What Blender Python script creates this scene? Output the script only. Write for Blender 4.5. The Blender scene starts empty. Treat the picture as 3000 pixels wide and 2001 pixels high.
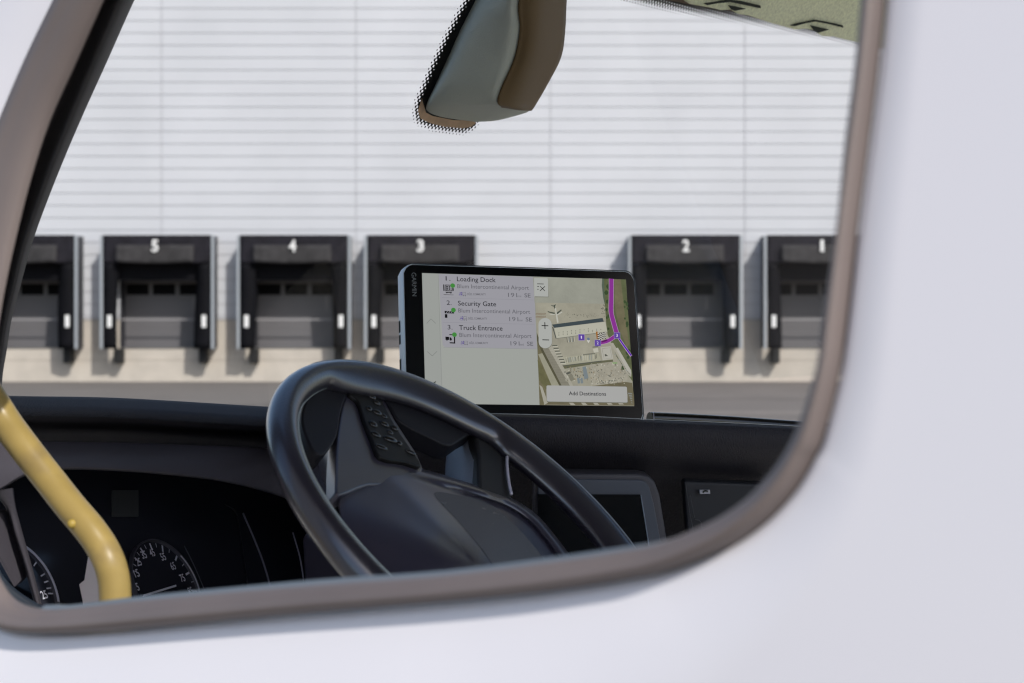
import bpy, bmesh, math, random
import numpy as np
from mathutils import Vector, Matrix
random.seed(7)
R_ = math.radians
sc = bpy.context.scene

# ------------------------------------------------------------------ camera, sky, sun, exposure
H = 2.44                       # eye height above the yard
LENS, SENSOR = 55.0, 36.0
F = LENS / SENSOR * 3000.0     # focal length in pixels of the 3000 px wide photograph
cam_d = bpy.data.cameras.new("camera"); cam = bpy.data.objects.new("camera", cam_d)
sc.collection.objects.link(cam); sc.camera = cam
cam.location = (0, 0, H); cam.rotation_euler = (R_(90), 0, 0)
cam_d.lens = LENS; cam_d.sensor_width = SENSOR; cam_d.sensor_fit = 'HORIZONTAL'
cam_d.shift_y = -(1000.5 - 900) / 3000.0
cam_d.clip_start = 0.02; cam_d.clip_end = 2000
cam_d.dof.use_dof = True; cam_d.dof.focus_distance = 1.60; cam_d.dof.aperture_fstop = 10.5

SUN = Vector((.52, -.9, .9)).normalized()
w = bpy.data.worlds.new("World"); sc.world = w; w.use_nodes = True
nt = w.node_tree; nt.nodes.clear()
sky = nt.nodes.new('ShaderNodeTexSky'); sky.sky_type = 'NISHITA'; sky.sun_disc = False
sky.sun_elevation = math.asin(SUN.z); sky.sun_rotation = math.atan2(SUN.x, SUN.y)
sky.air_density = 1.0; sky.dust_density = 1.5
bg = nt.nodes.new('ShaderNodeBackground'); bg.inputs[1].default_value = 0.13
wo = nt.nodes.new('ShaderNodeOutputWorld')
nt.links.new(sky.outputs[0], bg.inputs[0]); nt.links.new(bg.outputs[0], wo.inputs[0])
sd = bpy.data.lights.new("sun", 'SUN'); sd.energy = 3.2; sd.angle = R_(.5); sd.color = (1, .95, .88)
so = bpy.data.objects.new("sun", sd); sc.collection.objects.link(so)
so.rotation_euler = (-SUN).to_track_quat('-Z', 'Y').to_euler(); so.location = (5, -9, 12)
sc.view_settings.view_transform = 'Standard'; sc.view_settings.look = 'None'
EXPO = 0.15
sc.view_settings.exposure = EXPO; sc.view_settings.gamma = 1
sc.cycles.max_bounces = 8; sc.cycles.transparent_max_bounces = 12
sc.cycles.sample_clamp_indirect = 4; sc.cycles.filter_width = 1.25

# ------------------------------------------------------------------ helpers
O = Vector((0, 0, H))
def ray(px, py): return Vector(((px - 1500) / F, 1.0, (900 - py) / F))
def P(px, py, d): return O + ray(px, py) * d
def RP(px, py, p0, n):
    r = ray(px, py); return O + r * ((p0 - O).dot(n) / r.dot(n))

def lin(c):
    return tuple((x / 255 / 12.92 if x / 255 <= .04045 else ((x / 255 + .055) / 1.055) ** 2.4) for x in c)

_m = {}
def mat(name, col, rough=.6, metal=0, bump=None, noise=None, coat=0, spec=.5, cr_=.03, cior=1.5):
    """col linear. bump=(kind, scale, strength, dist) ; noise=(scale, amount)"""
    if name in _m: return _m[name]
    m = bpy.data.materials.new(name); m.use_nodes = True; t = m.node_tree
    b = t.nodes['Principled BSDF']
    b.inputs['Base Color'].default_value = (*col, 1); b.inputs['Roughness'].default_value = rough
    b.inputs['Metallic'].default_value = metal; b.inputs['Coat Weight'].default_value = coat
    b.inputs['Specular IOR Level'].default_value = spec; b.inputs['Coat Roughness'].default_value = cr_; b.inputs['Coat IOR'].default_value = cior
    tc = t.nodes.new('ShaderNodeTexCoord')
    if noise:
        n = t.nodes.new('ShaderNodeTexNoise'); n.inputs['Scale'].default_value = noise[0]; n.inputs['Detail'].default_value = 6
        t.links.new(tc.outputs['Object'], n.inputs['Vector'])
        r = t.nodes.new('ShaderNodeMapRange'); r.inputs[1].default_value = .3; r.inputs[2].default_value = .7
        r.inputs[3].default_value = 1 - noise[1]; r.inputs[4].default_value = 1 + noise[1]
        t.links.new(n.outputs[0], r.inputs[0])
        x = t.nodes.new('ShaderNodeVectorMath'); x.operation = 'SCALE'; x.inputs[0].default_value = col
        t.links.new(r.outputs[0], x.inputs['Scale']); t.links.new(x.outputs[0], b.inputs['Base Color'])
        r2 = t.nodes.new('ShaderNodeMapRange'); r2.inputs[1].default_value = .3; r2.inputs[2].default_value = .7
        r2.inputs[3].default_value = max(.02, rough - .08); r2.inputs[4].default_value = min(1, rough + .08)
        t.links.new(n.outputs[0], r2.inputs[0]); t.links.new(r2.outputs[0], b.inputs['Roughness'])
    if bump:
        kind, s, st, di = bump
        if kind == 'leather':
            v = t.nodes.new('ShaderNodeTexVoronoi'); v.inputs['Scale'].default_value = s; v.feature = 'SMOOTH_F1'
            mp = t.nodes.new('ShaderNodeMapping'); mp.inputs['Scale'].default_value = (1.6, 1, .55)
            t.links.new(tc.outputs['Object'], mp.inputs[0]); t.links.new(mp.outputs[0], v.inputs['Vector'])
        else:
            v = t.nodes.new('ShaderNodeTexNoise'); v.inputs['Scale'].default_value = s; v.inputs['Detail'].default_value = 4
            t.links.new(tc.outputs['Object'], v.inputs['Vector'])
        bp = t.nodes.new('ShaderNodeBump'); bp.inputs['Strength'].default_value = st; bp.inputs['Distance'].default_value = di
        t.links.new(v.outputs[0], bp.inputs['Height']); t.links.new(bp.outputs[0], b.inputs['Normal'])
    _m[name] = m; return m

def emis(name, rgb, noise=None):
    """a colour of the lit display, given as it shows on the screen"""
    if name in _m: return _m[name]
    m = bpy.data.materials.new(name); m.use_nodes = True; t = m.node_tree; t.nodes.clear()
    e = t.nodes.new('ShaderNodeEmission'); e.inputs[0].default_value = (*lin(rgb), 1); e.inputs[1].default_value = 2 ** -EXPO
    o = t.nodes.new('ShaderNodeOutputMaterial'); t.links.new(e.outputs[0], o.inputs[0])
    if noise:
        tc = t.nodes.new('ShaderNodeTexCoord'); n = t.nodes.new('ShaderNodeTexNoise')
        n.inputs['Scale'].default_value = noise[0]; n.inputs['Detail'].default_value = 8; n.inputs['Roughness'].default_value = .7
        t.links.new(tc.outputs['Object'], n.inputs['Vector'])
        r = t.nodes.new('ShaderNodeMapRange'); r.inputs[1].default_value = .3; r.inputs[2].default_value = .7
        r.inputs[3].default_value = 1 - noise[1]; r.inputs[4].default_value = 1 + noise[1]
        t.links.new(n.outputs[0], r.inputs[0])
        x = t.nodes.new('ShaderNodeVectorMath'); x.operation = 'SCALE'; x.inputs[0].default_value = lin(rgb)
        t.links.new(r.outputs[0], x.inputs['Scale']); t.links.new(x.outputs[0], e.inputs[0])
    _m[name] = m; return m

def link(name, me, m, parent=None, smooth=None, bevel=None, loc=None):
    o = bpy.data.objects.new(name, me); sc.collection.objects.link(o)
    if m is not None and not me.materials: me.materials.append(m)
    if loc is not None: o.location = loc
    if parent is not None: o.parent = parent
    if smooth is not None:
        me.shade_smooth()
        if smooth < 180: me.set_sharp_from_angle(angle=R_(smooth))
    if bevel:
        b = o.modifiers.new("bevel", 'BEVEL'); b.width = bevel; b.segments = 3; b.limit_method = 'ANGLE'; b.angle_limit = R_(35)
    return o

def meshobj(name, verts, faces, m, parent=None, smooth=None, bevel=None, recalc=True):
    me = bpy.data.meshes.new(name); me.from_pydata([tuple(v) for v in verts], [], faces)
    if recalc:
        bm = bmesh.new(); bm.from_mesh(me); bmesh.ops.remove_doubles(bm, verts=bm.verts, dist=1e-6)
        bmesh.ops.recalc_face_normals(bm, faces=bm.faces); bm.to_mesh(me); bm.free()
    me.update()
    return link(name, me, m, parent, smooth, bevel)

def prism(pts, ext):
    n = len(pts); v = list(pts) + [p + ext for p in pts]
    f = [list(range(n)), list(range(2 * n - 1, n - 1, -1))] + [[i, i + n, (i + 1) % n + n, (i + 1) % n] for i in range(n)]
    return v, f
def merge(parts):
    V, Fs = [], []
    for v, f in parts:
        k = len(V); V += v; Fs += [[i + k for i in q] for q in f]
    return V, Fs
def box(x0, x1, y0, y1, z0, z1):
    v = [Vector((x, y, z)) for x in (x0, x1) for y in (y0, y1) for z in (z0, z1)]
    return v, [[0, 1, 3, 2], [4, 6, 7, 5], [0, 4, 5, 1], [2, 3, 7, 6], [0, 2, 6, 4], [1, 5, 7, 3]]
def cr(pts, n=6, closed=False):
    """catmull-rom resample of tuples/vectors"""
    a = [Vector(p) for p in pts]; N = len(a); out = []
    rng = range(N if closed else N - 1)
    for i in rng:
        p1, p2 = a[i], a[(i + 1) % N]
        p0 = a[(i - 1) % N] if (closed or i > 0) else p1 * 2 - p2
        p3 = a[(i + 2) % N] if (closed or i < N - 2) else p2 * 2 - p1
        for k in range(n):
            t = k / n
            out.append(.5 * ((2 * p1) + (p2 - p0) * t + (2 * p0 - 5 * p1 + 4 * p2 - p3) * t * t + (3 * p1 - p0 - 3 * p2 + p3) * t ** 3))
    if not closed: out.append(a[-1])
    return out
def loft(rings, closed=False, cap=False):
    n = len(rings[0]); V = [p for r in rings for p in r]; Fs = []
    for j in range(len(rings) - 1):
        for i in range(n if closed else n - 1):
            k = (i + 1) % n
            Fs.append([j * n + i, j * n + k, (j + 1) * n + k, (j + 1) * n + i])
    if cap:
        Fs.append(list(range(n))[::-1]); Fs.append([(len(rings) - 1) * n + i for i in range(n)])
    return V, Fs
def tube(path, rad, seg=16, cap=True):
    path = [Vector(p) for p in path]; n = len(path)
    rad = rad if isinstance(rad, (list, tuple)) else [rad] * n
    t0 = (path[1] - path[0]).normalized(); up = t0.orthogonal().normalized(); rings = []
    for i, p in enumerate(path):
        t = (path[min(i + 1, n - 1)] - path[max(i - 1, 0)]).normalized()
        up = (up - t * up.dot(t)).normalized(); s = t.cross(up)
        rings.append([p + (up * math.cos(a) + s * math.sin(a)) * rad[i] for a in [2 * math.pi * k / seg for k in range(seg)]])
    return loft(rings, True, cap)
def stroke(pts, wd, nrm, thick=0):
    """flat ribbon along 3-D points"""
    q = [Vector(p) for p in pts]; L, Rr = [], []
    for i, p in enumerate(q):
        t = (q[min(i + 1, len(q) - 1)] - q[max(i - 1, 0)]).normalized(); s = t.cross(nrm).normalized() * wd / 2
        L.append(p + s); Rr.append(p - s)
    return loft([L, Rr])
def circ(c, u, v, r, n=24, a0=0, a1=2 * math.pi, close=False):
    return [c + (u * math.cos(a0 + (a1 - a0) * k / n) + v * math.sin(a0 + (a1 - a0) * k / n)) * r for k in range(n + (1 if close else 0))]

def text_mesh(s, bold=0.0, space=1.0):
    c = bpy.data.curves.new("t", 'FONT'); c.body = s; c.size = 1; c.offset = bold; c.space_character = space; c.resolution_u = 3
    o = bpy.data.objects.new("t", c); sc.collection.objects.link(o)
    dg = bpy.context.evaluated_depsgraph_get(); me = bpy.data.meshes.new_from_object(o.evaluated_get(dg))
    V = [v.co.copy() for v in me.vertices]; Fs = [list(p.vertices) for p in me.polygons]
    bpy.data.objects.remove(o); bpy.data.curves.remove(c); bpy.data.meshes.remove(me)
    return V, Fs
def text_fit(s, org, ux, uy, width, cap, bold=0.0, space=1.0):
    """text from org along ux, as wide as width, capitals as high as cap"""
    V, Fs = text_mesh(s, bold, space); Vc, _ = text_mesh("H", bold)
    x0 = min(v.x for v in V); x1 = max(v.x for v in V); hc = max(v.y for v in Vc)
    return [org + ux * ((v.x - x0) / (x1 - x0) * width) + uy * (v.y / hc * cap) for v in V], Fs

def thing(name, label, cat, loc=(0, 0, 0), group=None):
    o = bpy.data.objects.new(name, None); sc.collection.objects.link(o); o.location = loc; o.empty_display_size = .1
    o['label'] = label; o['category'] = cat
    if group: o['group'] = group
    return o
def tag(o, label, cat, group=None):
    o['label'] = label; o['category'] = cat
    if group: o['group'] = group
    return o
def struct(o): o['kind'] = 'structure'; return o

# ------------------------------------------------------------------ materials
M_clad = mat('cladding_paint', (.55, .56, .60), .45, noise=(.35, .04), bump=('noise', 3, .15, .01))
M_conc = mat('pale_concrete', (.49, .445, .395), .85, noise=(1.6, .09), bump=('noise', 40, .3, .01))
M_asph = mat('asphalt', (.155, .140, .128), .9, noise=(.6, .08), bump=('noise', 60, .4, .01))
M_rub = mat('black_curtain', (.016, .015, .020), .8, spec=.15, noise=(2.2, .35), bump=('noise', 2.5, .5, .06))
M_rub2 = mat('black_side_curtain', (.005, .005, .007), .8, spec=.12, noise=(2.2, .3), bump=('noise', 2, .4, .05))
M_alu = mat('aluminium_trim', (.36, .385, .42), .4, metal=.2)
M_flap = mat('sunlit_flap', (.040, .038, .040), .8, spec=.2, noise=(3, .4))  # paler than the head curtain: sunlight on the tilted flap put into the colour
M_side = mat('shelter_side_cloth', (.030, .030, .038), .6)
M_door_g = mat('dock_door_grey', (.12, .116, .125), .5, noise=(1, .05))
M_blackglass = mat('dark_door_window', (.003, .003, .004), .7, spec=.1)
M_white = mat('white_marking', (.75, .75, .75), .5)
M_bump = mat('bumper_rubber', (.006, .006, .007), .7)
M_truck = mat('white_truck_paint', (.885, .86, .895), .38, coat=.3, noise=(1.5, .012))
M_seal = mat('greige_door_seal', (.172, .142, .134), .42, noise=(6, .14))
M_lip = mat('glass_lip', (.16, .19, .22), .35)
M_trim = mat('dark_trim', (.024, .023, .029), .5, bump=('noise', 900, .25, .0006))
M_trimb = mat('pillar_trim', (.055, .050, .050), .55, spec=.4, bump=('noise', 500, .2, .0005))
M_dash = mat('dash_leather', (.027, .0245, .031), .68, spec=.4, bump=('leather', 620, .9, .0012))
M_hood = mat('hood_plastic', (.085, .078, .095), .6, bump=('noise', 1200, .3, .0004))
M_deep = mat('lower_dash', (.014, .015, .021), .6)
M_clus = mat('cluster_face', (.030, .032, .044), .14, spec=.4)
M_bez = mat('console_bezel', (.075, .087, .115), .5, bump=('noise', 1500, .25, .0003))
M_scr = mat('dark_screen', (.003, .004, .006), .22, spec=.15)
M_gl = mat('gloss_black', (.008, .007, .006), .2, coat=.5, cr_=.08, cior=1.5)
M_wheel = mat('wheel_leather', (.022, .019, .030), .32, bump=('leather', 700, .35, .0005), coat=1, cr_=.24, cior=2.0)
M_hub = mat('hub_plastic', (.044, .039, .060), .30, coat=.7, cr_=.3, cior=1.9, bump=('noise', 1800, .25, .0003))
M_hubi = mat('hub_recess', (.12, .117, .122), .6)
M_silver = mat('silver_inlay', (.75, .70, .78), .35, metal=.3)
M_dial = mat('dial_print', (.75, .76, .88), .5)
M_yel = mat('worn_yellow_paint', (.38, .275, .09), .38, noise=(30, .12), bump=('noise', 90, .06, .001))
t = M_yel.node_tree; b = t.nodes['Principled BSDF']; src = b.inputs['Base Color'].links[0].from_socket
n1 = t.nodes.new('ShaderNodeTexNoise'); n1.inputs['Scale'].default_value = 26; n1.inputs['Detail'].default_value = 5
tc1 = t.nodes.new('ShaderNodeTexCoord'); t.links.new(tc1.outputs['Object'], n1.inputs['Vector'])
rm = t.nodes.new('ShaderNodeMapRange'); rm.inputs[1].default_value = .565; rm.inputs[2].default_value = .74; rm.inputs[4].default_value = .6
mxc = t.nodes.new('ShaderNodeMix'); mxc.data_type = 'RGBA'; mxc.inputs[7].default_value = (.20, .145, .075, 1)
t.links.new(n1.outputs[0], rm.inputs[0]); t.links.new(rm.outputs[0], mxc.inputs[0]); t.links.new(src, mxc.inputs[6]); t.links.new(mxc.outputs[2], b.inputs['Base Color'])
M_screw = mat('screw_head', (.42, .30, .06), .5)
M_sens = mat('sensor_cover_plastic', (.50, .53, .46), .45, bump=('noise', 1100, .8, .0008))
M_sensb = mat('sensor_cover_brown', (.16, .10, .038), .6, bump=('noise', 1100, .4, .0006))
M_head = mat('headliner_fabric', (.80, .82, .58), .95, noise=(260, .16), bump=('noise', 900, .6, .001))
M_slit = mat('visor_slit', (.02, .025, .018), .8)
M_cab = mat('bounce_lining', (.78, .77, .72), .9)  # near white so the sunlit floor bounces light up into the cab
M_lin = mat('headlining', (.13, .125, .12), .95)
M_gpsblk = mat('glass_bezel', (.004, .005, .0055), .15, spec=.2)
M_gpsalu = mat('pale_casing', (.74, .82, .88), .42, metal=.1)
M_reflect = mat('reflection_white', (.85, .80, .82), .7)

# ------------------------------------------------------------------ yard and warehouse
def flat(name, x0, x1, y0, y1, z, m):
    return struct(meshobj(name, [(x0, y0, z), (x1, y0, z), (x1, y1, z), (x0, y1, z)], [[0, 1, 2, 3]], m))
ground = flat('ground', -400, 400, -400, 400, 0, M_asph)
M_strip = mat('pale_strip', (.20, .18, .162), .9, noise=(2, .1))
flat('kerb_strip', 2.2, 60, 35.6, 36.7, .004, M_strip)
M_joint = mat('tar_joint', (.12, .11, .10), .9)
for k, (xa, ya, xb, yb) in enumerate([(-8.0, 36.2, -3.3, 44), (-13, 39, -2, 39.05), (3, 41.4, 14, 41.45)]):
    d = Vector((xb - xa, yb - ya, 0)); s = Vector((-d.y, d.x, 0)).normalized() * .05
    a, b = Vector((xa, ya, .004 + .002 * k)), Vector((xb, yb, .004 + .002 * k))
    struct(meshobj('pavement_joint', [a + s, a - s, b - s, b + s], [[0, 1, 2, 3]], M_joint))

YF, YW, YD = 50.4, 51.3, 51.9            # shelter fronts, wall face, recessed dock doors
def WX(px, y=YF): return (px - 1500) / F * y
def WZ(py, y=YF): return H + (900 - py) / F * y
bays = [('6', 60), ('5', 460), ('4', 861), ('3', 1234), ('2', 2008), ('1', 2405)]
bld = thing('warehouse', 'long warehouse clad in pale horizontal metal panels above a beige concrete plinth', 'warehouse', (0, YW, 0))
def sub(o_parent, V): return [Vector(v) - o_parent.location for v in V]
zpl = WZ(935, YW); ztop = 15.0; Z0 = WZ(1020)
op_z1 = WZ(752); OH = 1.42
def cols(x0=-42, x1=42):
    edges = []
    cur = x0
    for _, c in bays:
        cx = WX(c); edges.append((cur, cx - OH, False)); edges.append((cx - OH, cx + OH, True)); cur = cx + OH
    edges.append((cur, x1, False)); return edges
joints = []
k = 0; z = WZ(24.6, YW); st = 36.1 / F * YW
zs = [z + st * i for i in range(3, -40, -1)]; zs = [q for q in zs if zpl + .05 < q < ztop]
zs = [ztop] + sorted(zs, reverse=True) + [zpl]
seams = [WX(473 + 569.5 * i, YW) for i in range(-7, 10)]
parts = []
for (a, b, hole) in cols():
    xs = [a] + [s for s in seams if a < s < b] + [b]
    for xa, xb in zip(xs[:-1], xs[1:]):
        ga = .011 if xa in seams else 0; gb = .011 if xb in seams else 0
        for zt, zb in zip(zs[:-1], zs[1:]):
            if hole and zt <= op_z1 + .01: continue
            if hole and zb < op_z1: zb = op_z1
            parts.append(box(xa + ga, xb - gb, YW, YW + .03, zb + .012, zt - .012))
V, Fs = merge(parts); meshobj('wall_cladding', sub(bld, V), Fs, M_clad, bld)
M_back = mat('joint_shadow_sheet', (.42, .42, .45), .7)
parts = []
for (a, b, hole) in cols():
    parts.append(box(a, b, YW + .031, YW + .25, op_z1 if hole else zpl, ztop))
V, Fs = merge(parts); meshobj('wall_core', sub(bld, V), Fs, M_back, bld)
V, Fs = merge([box(a, b, YW - .012, YW + .25, 0, zpl - .03) for (a, b, h) in cols() if not h] +
              [box(a, b, YW - .012, YW + .25, 0, Z0 - .02) for (a, b, h) in cols() if h])
meshobj('plinth', sub(bld, V), Fs, M_conc, bld)
V, Fs = merge([box(-42, 42, YW - .02, YW - .013, Z0 - .42, Z0 - .405)])
meshobj('plinth_joint', sub(bld, V), Fs, mat('plinth_joint', (.33, .29, .25), .9), bld)
V, Fs = merge([box(-42, 42, YW - .03, YW + .0, zpl - .03, zpl + .01)])
meshobj('base_flashing', sub(bld, V), Fs, mat('flashing', (.30, .29, .30), .5), bld)
V, Fs = merge([box(-42, 42, YW + .9, YW + 18, .2, ztop - .05)])
meshobj('warehouse_core', sub(bld, V), Fs, mat('core_grey', (.3, .3, .3), .9), bld)

def make_bay(num, cpx):
    cx = WX(cpx); b = thing('loading_bay', '', 'loading bay', (cx, YF, Z0), 'numbered loading bays along the warehouse wall')
    L = lambda V: [Vector(v) - Vector((0, YF, Z0)) for v in V]
    hw = 1.79; zt = WZ(690)
    # outer frame: side walls of cloth with pale edge trims
    def mk(name, bx, m, par=b, bevel=None, smooth=None):
        V, Fs = merge(bx); return meshobj(name, L(V), Fs, m, par, smooth, bevel)
    mk('shelter_side', [box(-hw + .005, -hw + .03, YF + .02, YW - .001, Z0, zt - .01)], M_side)
    mk('shelter_side', [box(hw - .03, hw - .005, YF + .02, YW - .001, Z0, zt - .01)], M_side)
    mk('shelter_roof', [box(-hw, hw, YF + .02, YW - .001, zt - .03, zt)], M_side)
    mk('edge_trim', [box(-hw - .045, -hw + .04, YF - .02, YF + .06, Z0 - .02, zt)], M_alu)
    mk('edge_trim', [box(hw - .04, hw + .045, YF - .02, YF + .06, Z0 - .02, zt)], M_alu)
    mk('edge_trim', [box(-hw + .06, hw - .06, YF - .018, YF + .06, zt - .05, zt + .015)], M_rub2)
    # head curtain with a hanging sag: grid, pushed forward lower down
    nx, nz = 28, 12; z1, z0 = zt - .03, WZ(770); V = []; ph = random.random() * 6
    for j in range(nz + 1):
        for i in range(nx + 1):
            u, t = i / nx, j / nz; x = -hw + .06 + u * (2 * hw - .12)
            sag = .05 * math.sin(math.pi * u) * t * (1 if num in '65431' else 1.6)
            y = YF - .02 + .03 * math.sin(9 * u + ph) * t * t - .10 * (t ** 1.2) * math.sin(math.pi * min(1, max(0, (u - .08) / .84))) ** .4 - .02 * math.sin(23 * u + ph) * t
            V.append(Vector((x, y, z1 + (z0 - z1) * t - sag * .5)))
    Fs = [[j * (nx + 1) + i, j * (nx + 1) + i + 1, (j + 1) * (nx + 1) + i + 1, (j + 1) * (nx + 1) + i] for j in range(nz) for i in range(nx)]
    hc = meshobj('head_curtain', L(V), Fs, M_rub, b, 180); s = hc.modifiers.new('s', 'SOLIDIFY'); s.thickness = .012
    V, Fs = text_fit(num, Vector((0, 0, 0)), Vector((1, 0, 0)), Vector((0, 0, 1)), .22 if num != '1' else .11, .37, .03)
    wd = .22 if num != '1' else .11
    V = [v + Vector((-wd / 2 - .01, YF - .255, WZ(737))) for v in V]
    meshobj('bay_number', L(V), Fs, M_white, hc)
    V = []; nx2 = 20
    for j in range(7):
        for i in range(nx2 + 1):
            u, t = i / nx2, j / 6
            V.append(Vector((-1.28 + 2.5 * u, YF - .15 - .09 * t - .012 * math.sin(14 * u + ph) * t, WZ(718) + (WZ(766) - WZ(718)) * t - .06 * math.sin(math.pi * u) * t)))
    Fs = [[j * (nx2 + 1) + i, j * (nx2 + 1) + i + 1, (j + 1) * (nx2 + 1) + i + 1, (j + 1) * (nx2 + 1) + i] for j in range(6) for i in range(nx2)]
    fl_ = meshobj('curtain_flap', L(V), Fs, M_flap, hc, 180); s = fl_.modifiers.new('s', 'SOLIDIFY'); s.thickness = .01
    mk('inner_shade_flap', [box(-hw + .3, hw - .3, YF + .3, YF + .32, WZ(821), zt - .05)], M_rub2)  # inner header, hung lower to darken the shaded door top
    # side curtains, slightly bowed
    for s in (-1, 1):
        n = 14; rA, rB, rC = [], [], []
        for j in range(n + 1):
            t = j / n; zz = WZ(772) + (Z0 - .02 - WZ(772)) * t
            inner = 1.235 + .04 * math.sin(3.1 * t + s + ph) + (.05 * t if s < 0 else -.02 * t)
            rA.append(Vector((s * (hw - .06), YF - .005, zz))); rB.append(Vector((s * (hw - .3), YF - .03 - .02 * math.sin(5 * t + ph), zz)))
            rC.append(Vector((s * inner, YF + .06 + .03 * math.sin(4 * t + ph), zz)))
        V, Fs = loft([rA, rB, rC]); c = meshobj('side_curtain', L(V), Fs, M_rub2, b, 180); so_ = c.modifiers.new('s', 'SOLIDIFY'); so_.thickness = .03
        xm = s * 1.52
        mk('guide_mark', [box(xm - .07, xm + .07, YF - .062, YF - .052, WZ(959), WZ(923))], M_white, c, .03)
        xb = s * 1.38
        mk('dock_bumper', [box(xb - .13, xb + .13, YW - .50, YW - .013, WZ(1066), WZ(1023))], M_bump, b, .03)
    # recess and door
    mk('recess_lining', [box(-OH, -OH + .03, YW + .001, YD, Z0, op_z1), box(OH - .03, OH, YW + .001, YD, Z0, op_z1), box(-OH, OH, YW + .001, YD, op_z1 - .03, op_z1)], M_side)
    wz1, wz0 = WZ(832, YD), WZ(864, YD); dt = op_z1 - .03
    hs = [Z0, Z0 + .62, Z0 + 1.24, wz0 - .10, wz1 + .10, wz1 + .6, dt]
    d = mk('dock_door', [box(-OH + .03, OH - .03, YD, YD + .05, a + .0015, c - .0015) for a, c in zip(hs[:-1], hs[1:])], M_door_g)
    ppx = 78 / F * YD
    off = WX({'6': 95, '5': 481, '4': 868, '3': 1240, '2': 1979, '1': 2364}[num], YD) - cx
    for i in (-1, 0, 1):
        mk('door_window', [box(off + i * ppx - .375, off + i * ppx + .375, YD - .02, YD - .002, wz0, wz1)], M_blackglass, d, .09)
    mk('dock_plate', [box(-OH + .02, OH - .02, YW - .05, YD, Z0 - .019, Z0 - .003)], mat('steel_plate', (.22, .22, .23), .5, .5), b)
    return b
labs = {'6': 'loading bay left of bay 5, its number hidden behind the truck pillar', '5': 'black curtained loading bay numbered 5', '4': 'black curtained loading bay numbered 4',
        '3': 'loading bay numbered 3, partly hidden behind the navigator', '2': 'black curtained loading bay numbered 2', '1': 'loading bay numbered 1, cut off by the door seal'}
for nmb, c in bays: make_bay(nmb, c)['label'] = labs[nmb]

# ------------------------------------------------------------------ the truck: shared directions
PHI = R_(50); FW = Vector((-math.sin(PHI), math.cos(PHI), 0)); RT = Vector((math.cos(PHI), math.sin(PHI), 0)); UP = Vector((0, 0, 1))
truck = thing('truck', 'white truck seen through its open driver window, black dashboard and steering wheel inside', 'truck', (0, 0, 0))
tl = R_(7)
DN = (-RT * math.cos(tl) + UP * math.sin(tl)).normalized()      # outward normal of the door
D0 = P(2480, 1000, .55)
DU = DN.cross(FW).normalized();  DU = DU if DU.z > 0 else -DU
def dab(p): q = p - D0; return q.dot(FW), q.dot(DU)
def dpt(a, b, off=0): return D0 + FW * a + DU * b + DN * off

pairs = [((2600, -260), (2540, -260)), ((2583, -80), (2524, -80)), ((2581, 0), (2519, 0)), ((2560, 204), (2500, 204)), ((2530, 434), (2471, 434)), ((2498, 680), (2448, 680)),
 ((2470, 930), (2408, 925)), ((2446, 1096), (2388, 1080)), ((2397, 1284), (2340, 1225)), ((2369, 1340), (2312, 1290)), ((2342, 1391), (2275, 1350)), ((2301, 1452), (2228, 1408)), ((2230, 1527), (2170, 1465)),
 ((2144, 1590), (2085, 1520)), ((2042, 1640), (1990, 1562)), ((1940, 1676), (1905, 1592)), ((1850, 1695), (1815, 1610)), ((1595, 1735), (1595, 1643)), ((1276, 1767), (1276, 1682)),
 ((893, 1799), (893, 1710)), ((510, 1834), (510, 1745)), ((330, 1850), (345, 1762)), ((191, 1858), (215, 1778)), ((77, 1857), (120, 1784)), ((0, 1840), (45, 1770)), ((-60, 1795), (0, 1735)),
 ((-105, 1715), (-40, 1660)), ((-135, 1600), (-65, 1560)), ((-160, 1400), (-75, 1380)), ((-165, 1200), (-66, 1190)), ((-155, 1000), (-35, 1000)), ((-135, 850), (-10, 850)), ((-103, 700), (22, 700)),
 ((-58, 540), (66, 525)), ((0, 380), (122, 350)), ((80, 187), (200, 175)), ((172, 0), (277, 0)), ((215, -90), (318, -90)), ((300, -260), (390, -260))]
outer = [dab(RP(*a, D0, DN)) for a, b in pairs]; inner = [dab(RP(*b, D0, DN)) for a, b in pairs]
# close the opening above the picture with a rounded head
def head(lst, inset):
    (ax, ay), (bx, by) = lst[-1], lst[0]
    up = max(ay, by); out = []
    for k in range(1, 14):
        t = (1 - math.cos(math.pi * k / 14)) / 2; x = ax + (bx - ax) * t
        out.append((x, ay + (by - ay) * t + inset * math.sin(math.pi * k / 14) ** .9))
    return out
outer = outer + head(outer, .22); inner = inner + head(inner, .21)
outer = [tuple(v) for v in cr([(a, b, 0) for a, b in outer], 4, True)]; inner = [tuple(v) for v in cr([(a, b, 0) for a, b in inner], 4, True)]
door = meshobj('door_tmp', [(0, 0, 0), (0, 0, .001), (0, .001, 0)], [[0, 1, 2]], M_truck)
bpy.data.objects.remove(door)
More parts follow.
